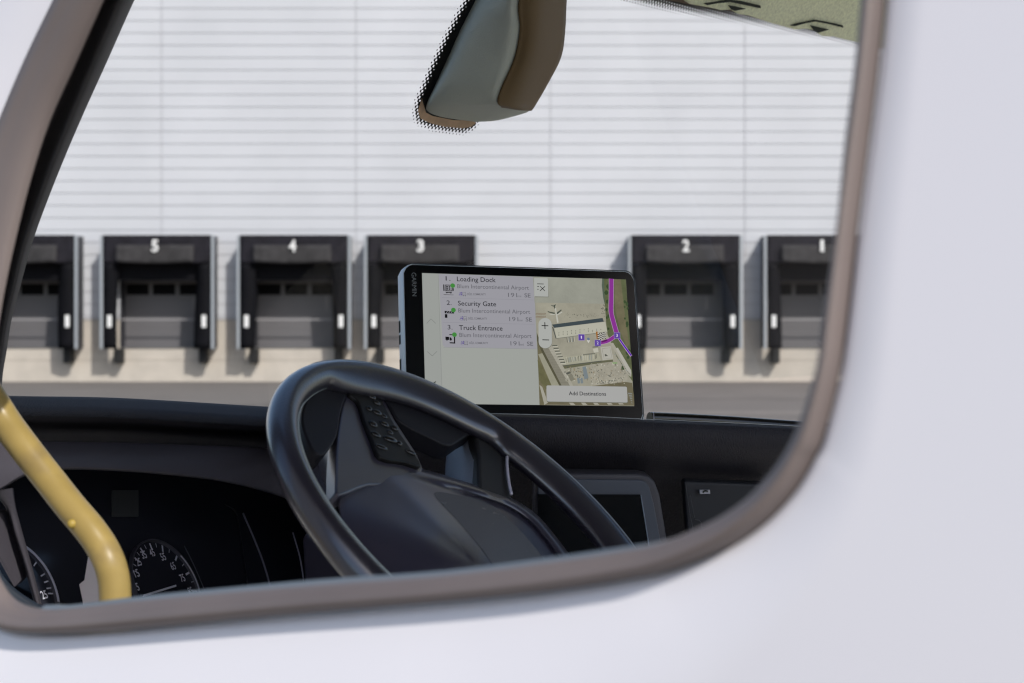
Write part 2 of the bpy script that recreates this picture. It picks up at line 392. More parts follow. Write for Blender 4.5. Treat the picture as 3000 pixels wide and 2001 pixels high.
# skin: rings from the opening outwards to a rounded rectangle
a_r = dab(RP(3070, 1750, D0, DN))[0]; a_l = outer[int(38 * 4 * .84)][0] + .22
cA = sum(p[0] for p in outer) / len(outer); cB = sum(p[1] for p in outer) / len(outer)
bT, bB = max(p[1] for p in outer) + .12, -1.25
def to_rect(p):
    dx, dy = p[0] - cA, p[1] - cB; s = 1e9
    if dx > 1e-9: s = min(s, (a_l - cA) / dx)
    if dx < -1e-9: s = min(s, (a_r - cA) / dx)
    if dy > 1e-9: s = min(s, (bT - cB) / dy)
    if dy < -1e-9: s = min(s, (bB - cB) / dy)
    return (cA + dx * s, cB + dy * s)
def ring2(t, off):
    r = []
    for p in outer:
        q = to_rect(p); L_ = math.hypot(q[0] - p[0], q[1] - p[1])
        tt = t if t <= 1 and t > .2 else min(1, (t / L_) if t < .2 else t)
        a, b = p[0] + (q[0] - p[0]) * tt, p[1] + (q[1] - p[1]) * tt
        bul = .012 * math.sin(min(1, max(0, (-.25 - b) / 1.0)) * math.pi)
        r.append(dpt(a, b, off + bul))
    return r
rings = [ring2(0, -.012), ring2(0, -.005), ring2(.0015, -.002), ring2(.005, 0)] + [ring2(t, 0) for t in (.25, .45, .65, .85, .995)] + [ring2(1, -.004), ring2(1, -.04)]
V, Fs = loft(rings, True); door = meshobj('door', V, Fs, M_truck, truck, 40)
# rear seam and the cab side behind it, front fender
gap = .0035
def panel(name, a0, a1, b0, b1, m, par, off=0, th=.03):
    pts = [dpt(a0, b0, off), dpt(a1, b0, off), dpt(a1, b1, off), dpt(a0, b1, off)]
    V, Fs = prism(pts, -DN * th); return meshobj(name, V, Fs, m, par, None, .004)
panel('cab_side', a_r - gap - 1.5, a_r - gap, bB, bT, M_truck, truck, 0)
panel('door_shut_face', a_r - gap - .02, a_r + .02, bB, bT, mat('shut_face', (.14, .11, .09), .7), truck, -.045, .01)
panel('front_wing', a_l + gap, a_l + .9, bB, -.35, M_truck, truck, 0)
# seal between the outer and inner outlines
prof = [(0, -.004), (.06, .004), (.2, .0075), (.42, .0065), (.5, .0052), (.6, .0045), (.8, .0025), (.93, -.0005), (.97, -.003), (.97, -.006)]
rings = [[dpt(o[0] + (i[0] - o[0]) * t, o[1] + (i[1] - o[1]) * t, z_) for o, i in zip(outer, inner)] for t, z_ in prof]
V, Fs = loft(rings, True); meshobj('window_seal', V, Fs, M_seal, door, 180)
prof = [(.97, -.004), (1.12, -.006), (1.14, -.014)]
sel = list(range(56, 94))
rings = [[dpt(outer[q][0] + (inner[q][0] - outer[q][0]) * (1 + (t - 1) * min(1, (n_ + .5) / 9)), outer[q][1] + (inner[q][1] - outer[q][1]) * (1 + (t - 1) * min(1, (n_ + .5) / 9)), z_) for n_, q in enumerate(sel)] for t, z_ in prof]
V, Fs = loft(rings)
lip = meshobj('glass_edge', V, Fs, M_lip, door, 180)
# inner door trim, behind the sill only
s0 = dab(RP(2300, 1500, D0, DN))

# ------------------------------------------------------------------ driver-side pillar trim inside the windscreen corner
prow = [(-400, (440, 485, 535, 570, 598)), (-120, (310, 355, 402, 438, 465)), (0, (235, 300, 345, 380, 405)), (175, (150, 228, 272, 305, 326)), (350, (70, 152, 200, 228, 246)), (525, (10, 88, 132, 156, 172)), (700, (-45, 32, 72, 92, 106)),
        (835, (-80, -4, 40, 56, 68)), (930, (-100, -30, 18, 32, 41)), (1024, (-110, -44, 2, 16, 27)), (1100, (-114, -50, -12, 4, 14)), (1160, (-115, -52, -14, 1, 11)), (1240, (-115, -52, -16, -2, 8))]
dd = (1.26, 1.33, 1.27, 1.30, 1.34)
cols_ = []
for ci in range(5):
    cols_.append(cr([P(r[1][ci], r[0], dd[ci]) for r in prow], 4))
mid = [[a.lerp(b, .5) + Vector((0, .012, 0)) for a, b in zip(cols_[3], cols_[4])]]
back = [p + Vector((-.03, .05, 0)) for p in cols_[4]]
V, Fs = loft([cols_[0], cols_[1], cols_[2], cols_[3], cols_[4], back]); pl = meshobj('pillar_trim', V, Fs, M_trimb, truck, 180)
sb = pl.modifiers.new('s', 'SUBSURF'); sb.levels = 1; sb.render_levels = 2

# ------------------------------------------------------------------ windscreen with dotted black edge
lam = R_(33); WU = (-FW * math.sin(lam) + UP * math.cos(lam)).normalized(); WN = RT.cross(WU).normalized()
W0 = P(1300, 350, 1.85)
def wab(p): q = p - W0; return q.dot(RT), q.dot(WU)
def wpt(a, b, off=0): return W0 + RT * a + WU * b + WN * off
IN = -1 if WN.dot(FW) > 0 else 1            # sign that points into the cab
wl = wab(RP(-150, 1000, W0, WN))[0]; wtop = max(wab(RP(1850, -60, W0, WN))[1], wab(RP(2510, 60, W0, WN))[1]) + .06
wbot = -.42; wr = wl + 2.15
mg = bpy.data.materials.new('windscreen_glass'); mg.use_nodes = True; t = mg.node_tree; t.nodes.clear()
tr = t.nodes.new('ShaderNodeBsdfTransparent'); tr.inputs[0].default_value = (.97, .985, .98, 1)
gl = t.nodes.new('ShaderNodeBsdfGlossy'); gl.inputs['Roughness'].default_value = .01; gl.inputs[0].default_value = (.9, .9, .9, 1)
fr = t.nodes.new('ShaderNodeLayerWeight'); fw5 = t.nodes.new('ShaderNodeMath'); fw5.operation = 'POWER'; fw5.inputs[1].default_value = 5; t.links.new(fr.outputs['Facing'], fw5.inputs[0])
mx = t.nodes.new('ShaderNodeMixShader'); mo = t.nodes.new('ShaderNodeOutputMaterial')
t.links.new(fw5.outputs[0], mx.inputs[0]); t.links.new(tr.outputs[0], mx.inputs[1]); t.links.new(gl.outputs[0], mx.inputs[2]); t.links.new(mx.outputs[0], mo.inputs[0])
ws = meshobj('windscreen', [wpt(wl, wbot), wpt(wr, wbot), wpt(wr, wtop), wpt(wl, wtop)], [[0, 1, 2, 3]], mg, truck)
def inside(p, poly):
    c = False; x, y = p; n = len(poly)
    for i in range(n):
        (x1, y1), (x2, y2) = poly[i], poly[i - 1]
        if (y1 > y) != (y2 > y) and x < (x2 - x1) * (y - y1) / (y2 - y1) + x1: c = not c
    return c
def sdist(p, poly):
    x, y = p; best = 1e9
    for i in range(len(poly)):
        (x1, y1), (x2, y2) = poly[i - 1], poly[i]; dx, dy = x2 - x1, y2 - y1
        t = max(0, min(1, ((x - x1) * dx + (y - y1) * dy) / (dx * dx + dy * dy + 1e-12)))
        best = min(best, math.hypot(x - x1 - t * dx, y - y1 - t * dy))
    return best if inside(p, poly) else -best
mf = bpy.data.materials.new('dotted_enamel'); mf.use_nodes = True; t = mf.node_tree
b = t.nodes['Principled BSDF']; b.inputs['Base Color'].default_value = (.012, .010, .009, 1); b.inputs['Roughness'].default_value = .5
uvn = t.nodes.new('ShaderNodeUVMap'); uvn.uv_map = 'pane'; at = t.nodes.new('ShaderNodeAttribute'); at.attribute_name = 'edge'
sx = t.nodes.new('ShaderNodeSeparateXYZ'); t.links.new(uvn.outputs[0], sx.inputs[0])
def M2(op, a, b_=None):
    n = t.nodes.new('ShaderNodeMath'); n.operation = op
    for i, q in enumerate((a, b_)):
        if q is None: continue
        if isinstance(q, (int, float)): n.inputs[i].default_value = q
        else: t.links.new(q, n.inputs[i])
    return n.outputs[0]
PIT = .0060; kf = 2 * math.pi / PIT
cu = M2('COSINE', M2('MULTIPLY', sx.outputs[0], kf * 1.0)); cv = M2('COSINE', M2('MULTIPLY', sx.outputs[1], kf * .75))
h_ = M2('MULTIPLY', cu, cv)          # -1..1
edge = M2('MULTIPLY', at.outputs['Fac'], 1 / .0064)   # metres to -1..1
al = M2('GREATER_THAN', M2('ADD', h_, edge), 0.0)
t.links.new(al, b.inputs['Alpha'])
def frit(name, poly, a0, a1, b0, b1, st=.0022, ew=1.0):
    na, nb = int((a1 - a0) / st) + 1, int((b1 - b0) / st) + 1; V = []; E_ = []; idx = {}
    grid = {}
    for j in range(nb):
        for i in range(na):
            a, b_ = a0 + i * st, b0 + j * st; grid[i, j] = sdist((a, b_), poly)
    Fs = []; UV = []
    def vi(i, j):
        if (i, j) not in idx:
            idx[i, j] = len(V); a, b_ = a0 + i * st, b0 + j * st
            V.append(wpt(a, b_, IN * .002)); E_.append(grid[i, j] * ew); UV.append((a, b_))
        return idx[i, j]
    for j in range(nb - 1):
        for i in range(na - 1):
            if max(grid[i, j], grid[i + 1, j], grid[i, j + 1], grid[i + 1, j + 1]) > -.010:
                Fs.append([vi(i, j), vi(i + 1, j), vi(i + 1, j + 1), vi(i, j + 1)])
    me = bpy.data.meshes.new(name); me.from_pydata([tuple(v) for v in V], [], Fs)
    at_ = me.attributes.new('edge', 'FLOAT', 'POINT'); at_.data.foreach_set('value', E_)
    ul = me.uv_layers.new(name='pane')
    for lp in me.loops: ul.data[lp.index].uv = UV[lp.vertex_index]
    return link(name, me, mf, ws)
pc = [(1378, -60), (1360, 0), (1305, 103), (1262, 192), (1222, 286), (1214, 325), (1222, 352), (1256, 368), (1310, 378), (1357, 382), (1386, 370), (1396, 350), (1440, 320), (1500, 250), (1540, 0), (1540, -60)]
pf = [wab(RP(x, y, W0, WN)) for x, y in pc]
frit('sensor_frit', pf, min(p[0] for p in pf) - .01, max(p[0] for p in pf) + .0, min(p[1] for p in pf) - .01, max(p[1] for p in pf))
tp = [(1700, -42), (1861, -2), (1902, 8), (2045, 35), (2188, 56), (2310, 81), (2438, 106), (2512, 122), (2600, 140)]
bl_ = [wab(RP(x, y, W0, WN)) for x, y in tp]
pb = bl_ + [(bl_[-1][0], wtop), (bl_[0][0], wtop)]
frit('top_frit', pb, bl_[0][0], bl_[-1][0], min(p[1] for p in bl_) - .01, max(p[1] for p in bl_) + .03, .003, .8)
rest = [(bl_[0][0], bl_[0][1] + .004)] + [(a, b_ + .011) for a, b_ in bl_[1:]]
# solid enamel above the dots
pts = [wpt(a, b_ + .009, IN * .0035) for a, b_ in bl_] + [wpt(bl_[-1][0], wtop, IN * .0035), wpt(bl_[0][0], wtop, IN * .0035)]
M_en = mat('enamel_warm_reflection', (.16, .11, .075), .6)  # black enamel browned to hold the warm reflection of the cab
meshobj('enamel_band', pts, [list(range(len(pts)))], M_en, ws)
gp = [(1236, 288), (1248, 330), (1268, 340), (1330, 352), (1390, 352), (1395, 360), (1380, 372), (1352, 376), (1300, 371), (1258, 360), (1232, 347), (1224, 325)]
meshobj('enamel_reflection_patch', [RP(x, y, W0 + WN * IN * .0035, WN) for x, y in gp], [list(range(len(gp)))], mat('reflection_tan', (.62, .42, .27), .7, noise=(60, .15)), ws)  # tan patch painting the warm cab reflection on the enamel

# sensor cover below the top edge of the windscreen
def SW(x, y, off): return RP(x, y, W0 + WN * IN * off, WN)
sec = [  # (left edge, plateau left, plateau right = ridge, brown start, brown mid, right edge)  for successive heights
 [(1455, -140, .004), (1490, -140, .03), (1542, -140, .066), (1560, -140, .062), (1600, -140, .060), (1668, -140, .015)],
 [(1393, 0, .004), (1425, 0, .030), (1492, 0, .064), (1518, 0, .060), (1580, 0, .062), (1656, 0, .015)],
 [(1350, 85, .004), (1385, 85, .030), (1488, 85, .064), (1521, 85, .060), (1575, 85, .062), (1652, 85, .015)],
 [(1312, 170, .004), (1345, 170, .030), (1470, 170, .064), (1504, 172, .060), (1560, 170, .062), (1640, 165, .015)],
 [(1275, 250, .004), (1300, 250, .028), (1440, 252, .062), (1467, 255, .059), (1530, 255, .060), (1600, 245, .015)],
 [(1250, 306, .004), (1275, 300, .022), (1410, 300, .050), (1455, 298, .060), (1515, 300, .058), (1573, 292, .015)],
 [(1256, 328, .004), (1290, 322, .016), (1405, 314, .040), (1466, 312, .054), (1520, 320, .052), (1553, 322, .014)],
 [(1300, 344, .004), (1330, 340, .008), (1400, 340, .014), (1450, 338, .020), (1500, 334, .022), (1530, 334, .010)],
 [(1388, 357, .003), (1392, 357, .004), (1400, 357, .005), (1420, 356, .006), (1440, 355, .006), (1462, 352, .004)],
]
secs = []
for r in sec:
    px_ = cr([Vector(q) * 1.0 if len(q) == 3 else q for q in [(q[0], q[1], q[2] * 1000) for q in r]], 8); secs.append(px_)
colsS = [cr([r[i] for r in secs], 6) for i in range(len(secs[0]))]
gridS = [[SW(v.x, v.y, max(.002, v.z / 1000)) for v in c] for c in colsS]
V, Fs = loft(gridS); sens = meshobj('sensor_cover', V, Fs, M_sens, truck, 180)
# brown shell on the right half, a separate clip-on panel standing 2 mm proud
bp_ = [(1570, -140), (1520, 0), (1526, 67), (1518, 143), (1500, 192), (1468, 254), (1458, 285), (1463, 304), (1500, 312), (1545, 320), (1566, 306), (1582, 282), (1606, 240), (1630, 195), (1645, 140), (1654, 45), (1657, 0), (1668, -140)]
sub_ = [[p + WN * IN * .0016 for p in c[:37]] for c in gridS[24:]]
V, Fs = loft(sub_); bs = meshobj('side_shell', V, Fs, M_sensb, sens, 180)
sd_ = bs.modifiers.new('s', 'SOLIDIFY'); sd_.thickness = .0016; sd_.offset = 0

# headliner edge / sun visor at the top right
hl = [(1960, -60), (2001, 0), (2062, 11), (2091, 18), (2130, 16), (2141, 29), (2173, 34), (2244, 57), (2309, 75), (2337, 73), (2369, 77), (2391, 95), (2423, 96), (2494, 114), (2560, 130), (2700, 160), (2750, -60), (2500, -330), (1900, -330)]
hp = [RP(x, y, W0 + WN * IN * .03, WN) for x, y in hl]
V, Fs = prism(hp, WN * IN * .014); vis = meshobj('sun_visor', V, Fs, M_head, truck, None, .003)
def slit(pts, name='visor_slot'):
    q = [RP(x, y, W0 + WN * IN * .0455, WN) for x, y in pts]; V, Fs = prism(q, WN * IN * .001)
    meshobj(name, V, Fs, M_slit, vis)
z7 = lambda x, y: (1780 + x * .3573, y * .3573)
slit([z7(*p) for p in [(785, 26), (880, 12), (985, -6), (1090, 6), (1250, 44), (1252, 66), (1100, 34), (1000, 14), (900, 24), (812, 40)]])
slit([z7(*p) for p in [(985, 40), (1050, 52), (1130, 70), (1040, 86), (1012, 76)]])
slit([z7(*p) for p in [(1490, 206), (1560, 188), (1690, 160), (1790, 176), (1925, 206), (1930, 224), (1800, 192), (1700, 174), (1620, 188), (1530, 212)]])
slit([z7(*p) for p in [(1658, 206), (1720, 220), (1812, 240), (1720, 268), (1690, 250)]])

# roof, rear wall, floor and far side of the cab (pale bounce lining; hatch gap and rear opening added to let light in)
def cabbox(name, r0, r1, f0, f1, z0, z1, m, par=truck):
    V, Fs = box(0, 1, 0, 1, 0, 1)
    V = [RT * (r0 + v.x * (r1 - r0)) + FW * (f0 + v.y * (f1 - f0)) + UP * (z0 + v.z * (z1 - z0)) for v in V]
    return meshobj(name, V, Fs, m, par, None, .01)
k0 = D0.dot(RT); ft = wpt(0, wtop).dot(FW); zt_ = wpt(0, wtop).z
zr = max(zt_ + .42, dpt(0, bT).z + .01)
cabbox('roof', k0 + .03, k0 + 2.25, -.40, ft + .02, zr, zr + .05, M_lin)
cabbox('roof', k0 + .03, k0 + .4, -1.0, -.41, zr, zr + .05, M_lin)  # side strips leave an added hatch open for sky and sun
cabbox('roof', k0 + 1.9, k0 + 2.25, -1.0, -.41, zr, zr + .05, M_lin)
bz_ = (zr + .05 - D0.z) / DU.z
panel('roof_side', a_r - gap - 1.5, a_l + .15, bT + .006, bz_, M_truck, truck, 0)
cabbox('header', k0 + .03, k0 + 2.25, ft - .02, ft + .02, zt_ + .005, zr - .002, M_lin)
cabbox('rear_wall', k0 + .03, k0 + 2.25, -1.05, -1.0, H - 1.3, H - .15, M_cab)  # kept low: rear opening added to let daylight in
cabbox('cab_floor', k0 + .03, k0 + 2.25, -1.0, 1.6, H - 1.35, H - 1.3, M_cab)
cabbox('far_door', k0 + 2.2, k0 + 2.25, -1.0, 1.5, H - 1.3, H - .28, M_cab)
cabbox('far_pillar', k0 + 2.2, k0 + 2.25, -1.0, -.8, H - .28, zr - .002, M_cab)
cabbox('firewall', k0 + .03, k0 + 2.25, 1.55, 1.6, H - 1.3, H - .32, M_cab)

# ------------------------------------------------------------------ dashboard
def dY(px):
    xs = [-300, 0, 400, 800, 1100, 1400, 1500, 1900, 2400, 2800]; ys = [1.13, 1.30, 1.50, 1.66, 1.56, 1.505, 1.50, 1.545, 1.62, 1.68]
    return float(np.interp(px, xs, ys))
def row(pl, off, x0=-320, x1=2760, n=90):
    xs = [p[0] for p in pl]; ys = [p[1] for p in pl]; c = cr([(a, b_, 0) for a, b_ in pl], 8); cx = [v.x for v in c]; cy = [v.y for v in c]
    o = []
    for k in range(n + 1):
        x = x0 + (x1 - x0) * k / n; o.append(P(x, float(np.interp(x, cx, cy)), dY(x) + off))
    return o
e0 = [(-320, 1146), (0, 1158), (300, 1163), (500, 1173), (780, 1190), (1100, 1205), (1400, 1211), (1500, 1214), (1750, 1222), (1888, 1229), (2350, 1250), (2760, 1272)]
def sh(l, k): return [(a, b_ + (k(a) if callable(k) else k)) for a, b_ in l]
far = [p + Vector((-.1, .42, 0)) + UP * (-.10) for p in row(e0, 0)]
midr = [p + Vector((0, .06, -.012)) for p in row(e0, 0)]
r0 = row(sh(e0, 1), .012); r1 = row(sh(e0, 8), -.002)
def lr(a, b_): return lambda k: 0
def rowv(pl, fo): return [p + ray(px, 1200) * fo(px) for p, px in zip(row(pl, 0), [-320 + 3080 * k / 90 for k in range(91)])]
wl_ = lambda px: max(0, min(1, (1150 - px) / 250))
r2 = rowv(sh(e0, 30), lambda x: -.010 - .020 * wl_(x)); r3 = rowv(sh(e0, lambda x: 58 if x < 900 else 70), lambda x: -.006 - .040 * wl_(x))
r4 = row(sh(e0, lambda x: 80 if x < 900 else 110), .010); deep = lambda pl, a: [p + ray(px, 1400) * (.45 * max(0, min(1, (1010 - px) / 90))) + ray(px, 1400) * a for p, px in zip(row(pl, 0), [-320 + 3080 * k / 90 for k in range(91)])]
r5 = deep(sh(e0, lambda x: 128 if x < 900 else 170), .055)
r6 = deep(sh(e0, 420), .10); r7 = deep(sh(e0, 1100), .10)
V, Fs = loft([far, midr, r0, r1, r2, r3, r4, r5, r6, r7]); dash = meshobj('dashboard', V, Fs, M_dash, truck, 180)
def slab(name, pts, off, th, m, par, bevel=.002, sm=0, front=None):
    q = [tuple(v[:2]) for v in cr([(x, y, 0) for x, y in pts], sm, True)] if sm else pts
    V, Fs = prism([P(x, y, dY(x) + off) for x, y in q], Vector((0, th, 0)))
    return meshobj(name, V, Fs, m, par, None, bevel)
# cluster hood: face band plus lower lip
n = 40
top = [(-200, 1280), (0, 1288), (129, 1293), (400, 1297), (780, 1312), (880, 1325), (950, 1345)]
bot = [(-200, 1530), (-60, 1462), (0, 1434), (57, 1398), (110, 1381), (196, 1372), (382, 1379), (622, 1403), (790, 1441), (900, 1485), (960, 1520)]
def prow_(pl, off):
    c = cr([(a, b_, 0) for a, b_ in pl], 8); L_ = [c[int(round(k * (len(c) - 1) / n))] for k in range(n + 1)]
    return [P(v.x, v.y, dY(v.x) + off) for v in L_]
V, Fs = loft([prow_(sh(top, 6), .06), prow_(top, .004), prow_(sh(top, 5), -.012), prow_(sh(bot, -6), -.045), prow_(bot, -.044), prow_(sh(bot, 4), .05)])
meshobj('cluster_hood', V, Fs, M_hood, dash, 180)
# left end of the hood, coming down beside the dials
lt = [(-30, 1440), (15, 1485), (38, 1560), (70, 1660), (100, 1770), (120, 1850)]; rt = [(40, 1430), (47, 1485), (66, 1560), (94, 1660), (122, 1770), (140, 1850)]
n = 20
V, Fs = loft([prow_(sh(lt, 0), -.02), prow_([(a + 8, b_) for a, b_ in lt], -.05), prow_([(a - 5, b_) for a, b_ in rt], -.045), prow_(rt, .03)])
meshobj('hood_cheek', V, Fs, M_hood, dash, 180)
slab('side_switch_panel', [(-40, 1500), (8, 1500), (35, 1600), (62, 1700), (40, 1722), (0, 1650), (-40, 1560)], -.03, .02, M_hood, dash, .002)
V, Fs = tube(cr([P(x, y, 1.22) for x, y in [(-40, 1610), (-8, 1685), (30, 1730), (90, 1772), (150, 1800)]], 6), .0035, 10)
meshobj('inner_door_edge', V, Fs, M_lip, truck, 180)
V, Fs = tube(cr([P(x, y, 1.3) for x, y in [(-30, 1660), (0, 1715), (40, 1752), (100, 1790), (180, 1810)]], 6), .006, 10)
meshobj('inner_door_seal', V, Fs, M_deep, truck, 180)

# instrument dials on their tilted plane
GC = O + Vector((-.34368, 1.55407, -.27886)); gp_, gt_ = 1.206965, .472926
GN = Vector((math.sin(gp_) * math.cos(gt_), -math.cos(gp_) * math.cos(gt_), math.sin(gt_)))
GV = Vector((math.cos(gp_), math.sin(gp_), 0)); GU = GN.cross(GV); GU = GU if GU.z > 0 else -GU
def GP(x, y, off=0): return RP(x, y, GC + GN * off, GN)
cl = [(20, 1330), (400, 1340), (860, 1400), (960, 1540), (1000, 2000), (60, 2000), (-60, 1600)]
cl = [(-20, 1350), (400, 1345), (860, 1385), (930, 1480), (960, 1560), (960, 2050), (60, 2050), (-60, 1600)]
V, Fs = prism([GP(x, y, -.006) for x, y in cl], -GN * .02)
clus = meshobj('instrument_cluster', V, Fs, M_clus, truck)
# dial plates
def dial(c, nm):
    d = meshobj(nm, *[x for x in prism(circ(c - GN * .0012, GV, GU, .0495, 64), -GN * .004)], M_clus, clus)
    rings = [[c + (GV * math.cos(a) + GU * math.sin(a)) * r + GN * o for a in [2 * math.pi * k / 96 for k in range(96)]] for r, o in ((.0518, -.002), (.0514, .003), (.0502, .003), (.0498, -.001))]
    V, Fs = loft(rings, True); meshobj('dial_ring', V, Fs, mat('dial_ring', (.16, .16, .20), .3, .6), d, 60)
    return d
sp = dial(GC, 'speedometer')
def gang(px, py):
    q = GP(px, py) - GC; return math.atan2(q.dot(GU), q.dot(GV))
nums = [('5', 404, 1729), ('15', 399, 1679), ('25', 406, 1648), ('35', 421, 1626), ('45', 445, 1620), ('55', 478, 1632), ('65', 507, 1658), ('75', 534, 1693), ('85', 556, 1735)]
parts = []; ticks = []
zc = lambda x, y: (x * .306, 1400 + y * .306)
for s_, x, y in [(a, *zc(*b_)) for a, b_ in [('5', (1318, 1045)), ('15', (1308, 915)), ('25', (1328, 808)), ('35', (1378, 738)), ('45', (1457, 718)), ('55', (1562, 757)), ('65', (1657, 846)), ('75', (1747, 960)), ('85', (1825, 1085))]]:
    c = GP(x, y, .0006); wd = .0038 * len(s_)
    ux = GV; parts.append(text_fit(s_, c - GV * wd / 2 * 1.05 - GU * .0035, GV, GU, wd * 1.05, .0078, .014))
V, Fs = merge(parts); meshobj('dial_numbers', V, Fs, M_dial, sp)
tk = [(1263, 885, 0), (1262, 820, 0), (1278, 760, 1), (1305, 712, 0), (1340, 675, 1), (1385, 658, 0), (1437, 650, 1), (1495, 665, 0), (1553, 690, 1), (1613, 733, 0), (1678, 785, 1), (1738, 850, 0), (1785, 922, 1), (1827, 1000, 0), (1862, 1085, 1)]
parts = []
for x, y, big in tk:
    q = GP(*zc(x, y)) - GC; a = math.atan2(q.dot(GU), q.dot(GV)); dr = GV * math.cos(a) + GU * math.sin(a)
    parts.append(stroke([GC + dr * .0478 + GN * .0006, GC + dr * (.0405 if big else .0435) + GN * .0006], .0022 if big else .0008, GN))
V, Fs = merge(parts); meshobj('dial_ticks', V, Fs, M_dial, sp)
V, Fs = prism([GP(*zc(1375, 1135), .003), GP(*zc(1380, 1115), .003), GP(*zc(1685, 1022), .003), GP(*zc(1690, 1038), .003)], -GN * .0015)
meshobj('needle', V, Fs, M_dial, sp)
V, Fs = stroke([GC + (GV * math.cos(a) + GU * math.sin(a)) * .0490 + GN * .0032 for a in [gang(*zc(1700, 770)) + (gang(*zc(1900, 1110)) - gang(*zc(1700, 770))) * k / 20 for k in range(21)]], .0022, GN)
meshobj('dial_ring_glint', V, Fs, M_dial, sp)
G2 = GC - GV * .0
c2 = GC + (GP(*zc(515, 1085)) - GP(*zc(1880, 1040)))
tc_ = dial(c2, 'tachometer')
parts = []
for x, y in [(335, 822), (400, 935), (430, 1000), (455, 1060), (485, 1110)]:
    q = GP(*zc(x, y)) - c2; a = math.atan2(q.dot(GU), q.dot(GV)); dr = GV * math.cos(a) + GU * math.sin(a)
    parts.append(stroke([c2 + dr * .0478 + GN * .0006, c2 + dr * .0415 + GN * .0006], .0013, GN))
wd = .008; c = GP(*zc(425, 1125), .0006); parts.append(text_fit('25', c - GV * wd / 2 - GU * .003, GV, GU, wd, .0075, .012))
V, Fs = merge(parts); meshobj('dial_ticks', V, Fs, M_dial, tc_)
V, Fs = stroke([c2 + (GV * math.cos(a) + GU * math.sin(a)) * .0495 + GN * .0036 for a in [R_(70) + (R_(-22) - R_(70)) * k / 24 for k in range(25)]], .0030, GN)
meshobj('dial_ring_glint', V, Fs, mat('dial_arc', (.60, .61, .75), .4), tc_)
V, Fs = prism([GP(x, y, -.004) for x, y in [(330, 1436), (406, 1436), (406, 1512), (330, 1512)]], -GN * .0015); meshobj('cluster_reflection', V, Fs, mat('reflection_grey', (.085, .09, .092), .5), clus)  # grey square painting a window reflection on the cluster glass
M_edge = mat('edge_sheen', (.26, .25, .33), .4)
def lines(name, pls, wpx, off, m, par, dep=None, fn=None):
    ps = []
    for pl in pls:
        q = [(fn(x, y) if fn else P(x, y, (dep or dY(x)) + off)) for x, y in pl]; ps.append(tube(cr(q, 5), wpx / 2 / F * 1.55, 6))
    V, Fs = merge(ps); return meshobj(name, V, Fs, m, par, 180)
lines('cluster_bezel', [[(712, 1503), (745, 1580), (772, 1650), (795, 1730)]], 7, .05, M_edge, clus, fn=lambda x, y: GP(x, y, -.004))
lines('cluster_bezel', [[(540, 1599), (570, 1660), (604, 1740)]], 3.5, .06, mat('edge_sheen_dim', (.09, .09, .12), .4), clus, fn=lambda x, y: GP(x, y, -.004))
lines('cluster_groove', [[(660, 1478), (690, 1500), (703, 1560), (728, 1730)]], 4, .07, mat('groove', (.02, .02, .03), .4), clus, fn=lambda x, y: GP(x, y, -.004))
# column shroud under the wheel
slab('column_shroud', [(886, 1575), (900, 1562), (980, 1640), (1080, 1700), (1150, 1900), (905, 1900)], -.12, .12, M_hub, truck, .006)
lines('stalk_edge', [[(858, 1560), (878, 1630), (890, 1700)]], 5, .0, M_edge, truck)

# centre console display, to the right behind the wheel
cons = slab('console_display', [(1560, 1386), (1870, 1389), (1898, 1396), (1918, 1412), (1932, 1450), (1945, 1530), (1975, 1720), (1985, 1800), (1560, 1800)], -.004, .05, mat('bezel_side', (.075, .072, .085), .55), truck, .003)
slab('bezel', [(1575, 1403), (1874, 1406), (1890, 1410), (1901, 1424), (1915, 1475), (1938, 1600), (1955, 1780), (1575, 1780)], -.007, .01, M_bez, cons, .0015)
slab('screen', [(1575, 1448), (1876, 1449), (1906, 1640), (1922, 1780), (1575, 1780)], -.009, .004, M_scr, cons, .0)
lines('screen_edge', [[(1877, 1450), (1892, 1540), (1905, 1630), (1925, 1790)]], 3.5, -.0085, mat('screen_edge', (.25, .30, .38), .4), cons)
V, Fs = tube([P(1622, 1373, 1.56), P(1622, 1373, 1.60)], .006, 20); meshobj('console_knob', V, Fs, M_bez, truck, 50)
rad = slab('radio_panel', [(2004, 1409), (2250, 1418), (2250, 1800), (2030, 1800), (2018, 1600), (2010, 1500)], .01, .03, M_deep, truck, .003)
lines('panel_edge', [[(2008, 1412), (2020, 1500), (2033, 1570), (2040, 1700)]], 2.2, .006, mat('panel_line', (.06, .06, .07), .35), rad)
lines('panel_edge', [[(2022, 1450), (2028, 1485), (2035, 1518)]], 2.2, .006, mat('panel_line', (.06, .06, .07), .35), rad)
lines('panel_edge', [[(2036, 1522), (2050, 1526), (2056, 1545), (2060, 1620)]], 2.5, .006, mat('panel_line', (.06, .06, .07), .35), rad)
z3 = lambda x, y: (1600 + x * .3403, 1330 + y * .3403)
bt = slab('phone_button', [z3(*p) for p in [(1320, 311), (1410, 311), (1414, 344), (1325, 345)]], .004, .006, mat('button_white', (.42, .42, .46), .5), rad, .0004)
V, Fs = stroke(cr([P(*z3(*p), dY(2062) + .0032) for p in [(1352, 334), (1357, 322), (1370, 317), (1386, 321), (1388, 330)]], 4), .0016, Vector((0, -1, 0)))
meshobj('phone_symbol', V, Fs, M_slit, bt)
